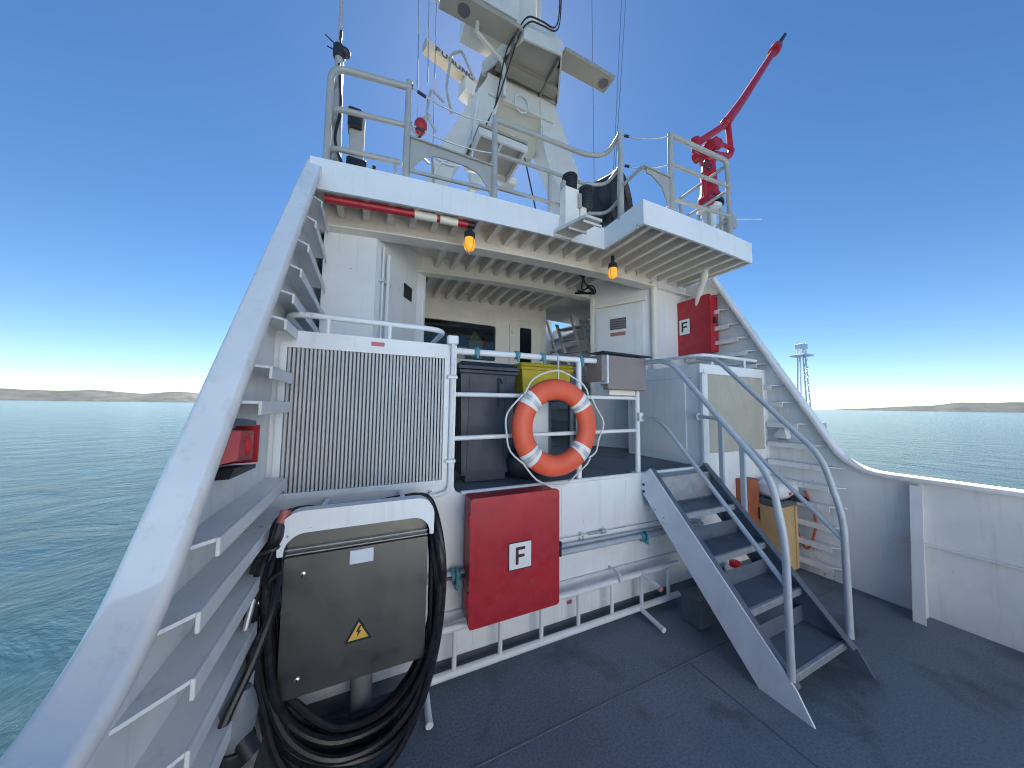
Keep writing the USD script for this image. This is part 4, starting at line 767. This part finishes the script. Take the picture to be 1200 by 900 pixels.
# ---------------- fire monitor
FY = 2.60
t = Thing('fire_monitor', 'red water cannon with a long raised barrel on the right canopy corner', 'water cannon', (4.15, FY, 3.8))
P3 = lambda x, z, d=0: (x, FY+d, z)
t.part('pedestal', lathe([(.15, 0), (.15, .03), (.085, .05), (.085, .62), (.15, .64), (.15, .69)], (4.16, FY, ZR(4.16))), GREY)
for k in range(4): q = k*math.pi/2+.5; t.part('pedestal_rib', rod((4.16+.13*math.cos(q), FY+.13*math.sin(q), ZR(4.16)), (4.16+.13*math.cos(q), FY+.13*math.sin(q), ZR(4.16)+.66), .02, 8), RAILP)
t.part('base_flange', lathe([(.17, 0), (.17, .035), (.15, .05), (.15, .09)], (4.17, FY, 4.53)), BLACKP)
t.part('column', lathe([(.145, 0), (.14, .06), (.115, .12), (.085, .55), (.105, .58), (.105, .64)], (4.17, FY, 4.60)), REDM)
t.part('hub', rod((4.13, FY-.16, 5.34), (4.13, FY+.16, 5.34), .078, 18), REDM)
t.part('side_gear', ball((4.26, FY-.08, 5.42), .075, (1, .8, 1)), REDM)
t.part('lower_arm', tube([P3(3.92, 5.30), P3(4.13, 5.30), P3(4.66, 5.44), P3(4.72, 5.56)], .045, 12, rad=.08), REDM)
t.part('upper_arm', tube([P3(3.90, 5.34), P3(4.60, 5.92)], .047, 12), REDM); t.part('end_block', rod(P3(3.92, 5.26), P3(3.90, 5.42), .058, 12), REDM)
t.part('strut', rod(P3(4.71, 5.52), P3(4.66, 5.96), .038, 12), REDM); t.part('cross_strut', rod(P3(4.12, 5.50), P3(4.70, 5.60), .028, 10), REDM)
t.part('joint', ball(P3(4.62, 5.96), .075), REDM)
t.part('barrel', tube([P3(4.60, 5.93), P3(5.05, 6.50), P3(6.10, 7.93)], .072, 16, r1=.046), REDM)
t.part('collar', rod(P3(6.05, 7.86), P3(6.13, 7.97), .085, 16), REDM); t.part('nozzle', rod(P3(6.12, 7.96), P3(6.42, 8.36), .045, 14, r1=.032), BLACKP)
t.part('handwheel', tube([(3.93+.06*math.cos(q), FY-.14, 4.96+.06*math.sin(q)) for q in a], .012, 7, closed=True), BLACKP)
t.part('lever', rod((3.92, FY-.08, 4.88), (3.98, FY-.08, 4.50), .028, 10), REDM); t.part('lever_foot', bx(3.95, 4.06, FY-.14, FY+.02, 4.46, 4.58, .01), REDM)

# ---------------- lights, searchlight, aerials on the roof
def flood(label, x, y, z):
    t = Thing('floodlight', label, 'floodlight', (x, y, z-.12), group='black floodlights at the canopy corner')
    t.part('housing', lathe([(.060, -.12), (.075, -.10), (.075, .06), (.088, .07), (.088, .10), (.06, .125), (.02, .13)], (x, y, z), n=22), BLACKP)
    for k in range(5): t.part('fin', lathe([(.079, 0), (.081, .005), (.079, .01)], (x, y, z-.08+k*.03), n=22), BLACK)
    t.part('knob', bx(x+.02, x+.05, y-.02, y+.02, z+.115, z+.16, .004), BLACKP); t.part('arm', bx(x-.11, x-.07, y-.03, y+.03, z-.14, z+.02, .004), RAILP)
flood('upper of the two black floodlights at the canopy corner', 1.95, 2.76, 4.23); flood('lower of the two black floodlights at the canopy corner', 2.06, 2.62, 4.02)
t = Thing('light_bracket', 'cream bracket shelf carrying the two black floodlights over the canopy edge', 'bracket', (1.9, 2.6, 3.6))
t.part('shelf', hull([(1.72, 2.73, 3.60), (1.96, 2.73, 3.60), (1.86, 2.37, 3.62), (2.07, 2.37, 3.62), (1.72, 2.73, 3.63), (1.96, 2.73, 3.63), (1.86, 2.37, 3.65), (2.07, 2.37, 3.65)]), MAST)
for u in (.02, .5, .95): t.part('rib', hull([(1.72+.14*u+dx, 2.73-.36*u+dy, z) for dx, z in ((0, 3.575), (.23, 3.575), (0, 3.6), (.23, 3.6)) for dy in (0, .015)]), MAST)
t.part('box', bx(1.80, 1.98, 2.62, 2.734, 3.65, 4.10, .008), CREAM); t.part('post', bx(1.98, 2.06, 2.60, 2.70, 3.65, 3.92, .005), CREAM)
t = Thing('searchlight', 'large black drum searchlight behind the canopy corner railing', 'searchlight', (2.85, 3.1, 3.9))
ax = np.array([.62, -.55, .28]); ax /= np.linalg.norm(ax)
t.part('drum', lathe([(.05, -.30), (.22, -.27), (.30, -.18), (.31, .10), (.325, .11), (.325, .17), (.30, .175)], (2.93, 3.15, 4.60), ax, 28), BLACKP, smooth=40)
t.part('glass', lathe([(.29, 0), (.15, .03), (.01, .04)], np.array((2.93, 3.15, 4.60))+ax*.165, ax, 24), plain('lens_glass', (.10, .11, .12), .1), smooth=60)
for s_ in (-1, 1): q = np.cross(ax, [0, 0, 1]); q /= np.linalg.norm(q); c_ = np.array((2.93, 3.15, 4.6))+q*s_*.35; t.part('yoke', tube([c_, (c_[0], c_[1], 4.15), (2.93, 3.15, 4.05)], .028, 10, rad=.05), BLACKP)
t.part('stand', rod((2.93, 3.15, ZR(2.9)), (2.93, 3.15, 4.08), .06, 14), MAST)
t.part('rear_case', bx(2.50, 2.70, 3.05, 3.25, 4.02, 4.62, .02), BLACKP)
single('red_hose', tube(spline([(2.55, 2.60, 3.86), (2.68, 2.50, 3.90), (2.75, 2.42, 3.97), (2.80, 2.36, 3.90)], 6), .03, 10), RED, 'short red hose lying behind the canopy corner fascia', 'hose')
t = Thing('whip_aerial', 'tall whip aerial on a grey pole at the left end of the canopy roof', 'aerial', (-.37, 2.96, 3.65))
t.part('pole', rod((-.34, 2.96, ZR(-.3)), (-.37, 2.96, 4.86), .034, 12), RAILP); t.part('clamp', lathe([(.045, 0), (.05, .02), (.05, .10), (.03, .13)], (-.37, 2.96, 4.80)), BLACKP)
t.part('insulator', ball((-.325, 2.95, 4.87), .045, (1, 1, .8)), BLACKP); t.part('spikes', cat([rod((-.37, 2.96, 4.90), (-.48, 2.94, 4.95), .005, 5), rod((-.37, 2.96, 4.92), (-.36, 2.94, 5.05), .012, 6), rod((-.37, 2.96, 4.86), (-.46, 2.93, 4.84), .005, 5)]), BLACKP)
t.part('whip', rod((-.37, 2.96, 4.92), (-.42, 2.96, 8.5), .016, 8, r1=.008), RAILP)
t = Thing('aerial_tuner', 'black and grey cable bracket standing beside the whip aerial', 'bracket', (-.2, 2.95, 3.65))
t.part('column', bx(-.26, -.14, 2.94, 3.04, ZR(-.2), 4.34, .01), RAILP); t.part('upper_clamp', bx(-.275, -.16, 2.90, 3.05, 4.18, 4.36, .012), BLACKP); t.part('lower_clamp', bx(-.27, -.11, 2.90, 3.05, 3.76, 3.90, .012), BLACKP)
t.part('base', bx(-.30, -.02, 2.88, 3.08, ZR(-.2), ZR(-.2)+.07, .008), BLACKP); t.part('stud', rod((-.05, 2.9, ZR(-.1)), (-.05, 2.9, 3.86), .016, 8), BLACKP)
t.part('cable', tube(spline([(-.36, 2.91, 4.7), (-.33, 2.90, 4.3), (-.36, 2.90, 4.0), (-.28, 2.89, 3.75)], 7), .012, 7), BLACKP)
t = Thing('red_lamp', 'red drop-shaped lamp beside the left railing post', 'lamp', (.34, 3.0, 4.4))
t.part('lens', lathe([(.005, -.09), (.03, -.07), (.06, .0), (.062, .04), (.045, .075), (.01, .085)], (.345, 3.0, 4.47), (.12, 0, 1)), REDM, smooth=60); t.part('stem', rod((.33, 3.0, 4.39), (.39, 3.0, 4.22), .016, 8), BLACKP); t.part('arm', tube([(.21, RYL, 4.35), (.28, 2.95, 4.36), (.34, 3.0, 4.38)], .01, 7), RAILP)
t.part('foot', tube([(.39, 3.0, 4.22), (.46, 3.0, 4.28), (.5, 3.0, 3.8)], .012, 7, rad=.03), RAILP)
t = Thing('rod_aerial', 'thin level rod aerial sticking out from the right canopy corner', 'aerial', (4.1, 2.3, 4.1))
t.part('rod', rod((4.02, 2.25, 4.11), (4.60, 2.2, 4.24), .008, 7), GREY); t.part('holder', bx(3.97, 4.06, 2.20, 2.32, 3.98, 4.15, .01), RAILP)
def line(label, a, b): single('signal_line', rod(a, b, .006, 5), WIRE, label, 'line', 'signal lines running up past the mast')
for lb, a, b in (('leftmost signal line left of the mast', (.47, 4.5, 5.9), (.40, 4.5, 9.5)), ('middle signal line of the three left of the mast', (.61, 4.5, 5.9), (.56, 4.5, 9.5)), ('signal line left of the mast, nearest to its yard', (.71, 4.5, 5.6), (.68, 4.5, 9.5)),
    ('signal line between the mast yard end and the two right-hand lines', (3.76, 4.5, 4.0), (3.70, 4.5, 12)), ('left one of the close pair of signal lines right of the mast', (4.22, 4.5, 6.3), (4.62, 4.5, 12)), ('right one of the close pair of signal lines right of the mast', (4.26, 4.5, 6.3), (4.76, 4.5, 12)),
    ('slanting stay wire beside the right mast leg', (2.72, 4.3, 6.9), (3.95, 4.4, 3.9))): line(lb, a, b)

# ---------------- far away at the right
t = Thing('harbour_mast', 'distant grey lattice mast beyond the right side wall', 'mast', (100, 45, -2.5))
B = np.array([100, 40.5, 0])
for dx, dy in ((-1, -1), (1, -1), (1, 1), (-1, 1)): t.part('leg', rod(B+[dx*1.0, dy*1.0, -2.5], B+[dx*.5, dy*.5, 17], .18, 6), GREY)
for k in range(9): z = k*2.1; w = 1.0-.055*k*.5; t.part('brace', rod(B+[-w, -w, z], B+[w, -w, z+2], .1, 5), GREY)
t.part('platform', bx(B[0]-1.8, B[0]+1.8, B[1]-1.8, B[1]+1.8, 15.2, 15.6, .05), GREY); t.part('lamp_head', bx(B[0]-1.0, B[0]+1.0, B[1]-1.0, B[1]+1.0, 17, 18.4, .1), GREY)
t.part('pier', bx(B[0]-3, B[0]+3, B[1]-3, B[1]+3, -4, -1.4, .1), SIDEW)
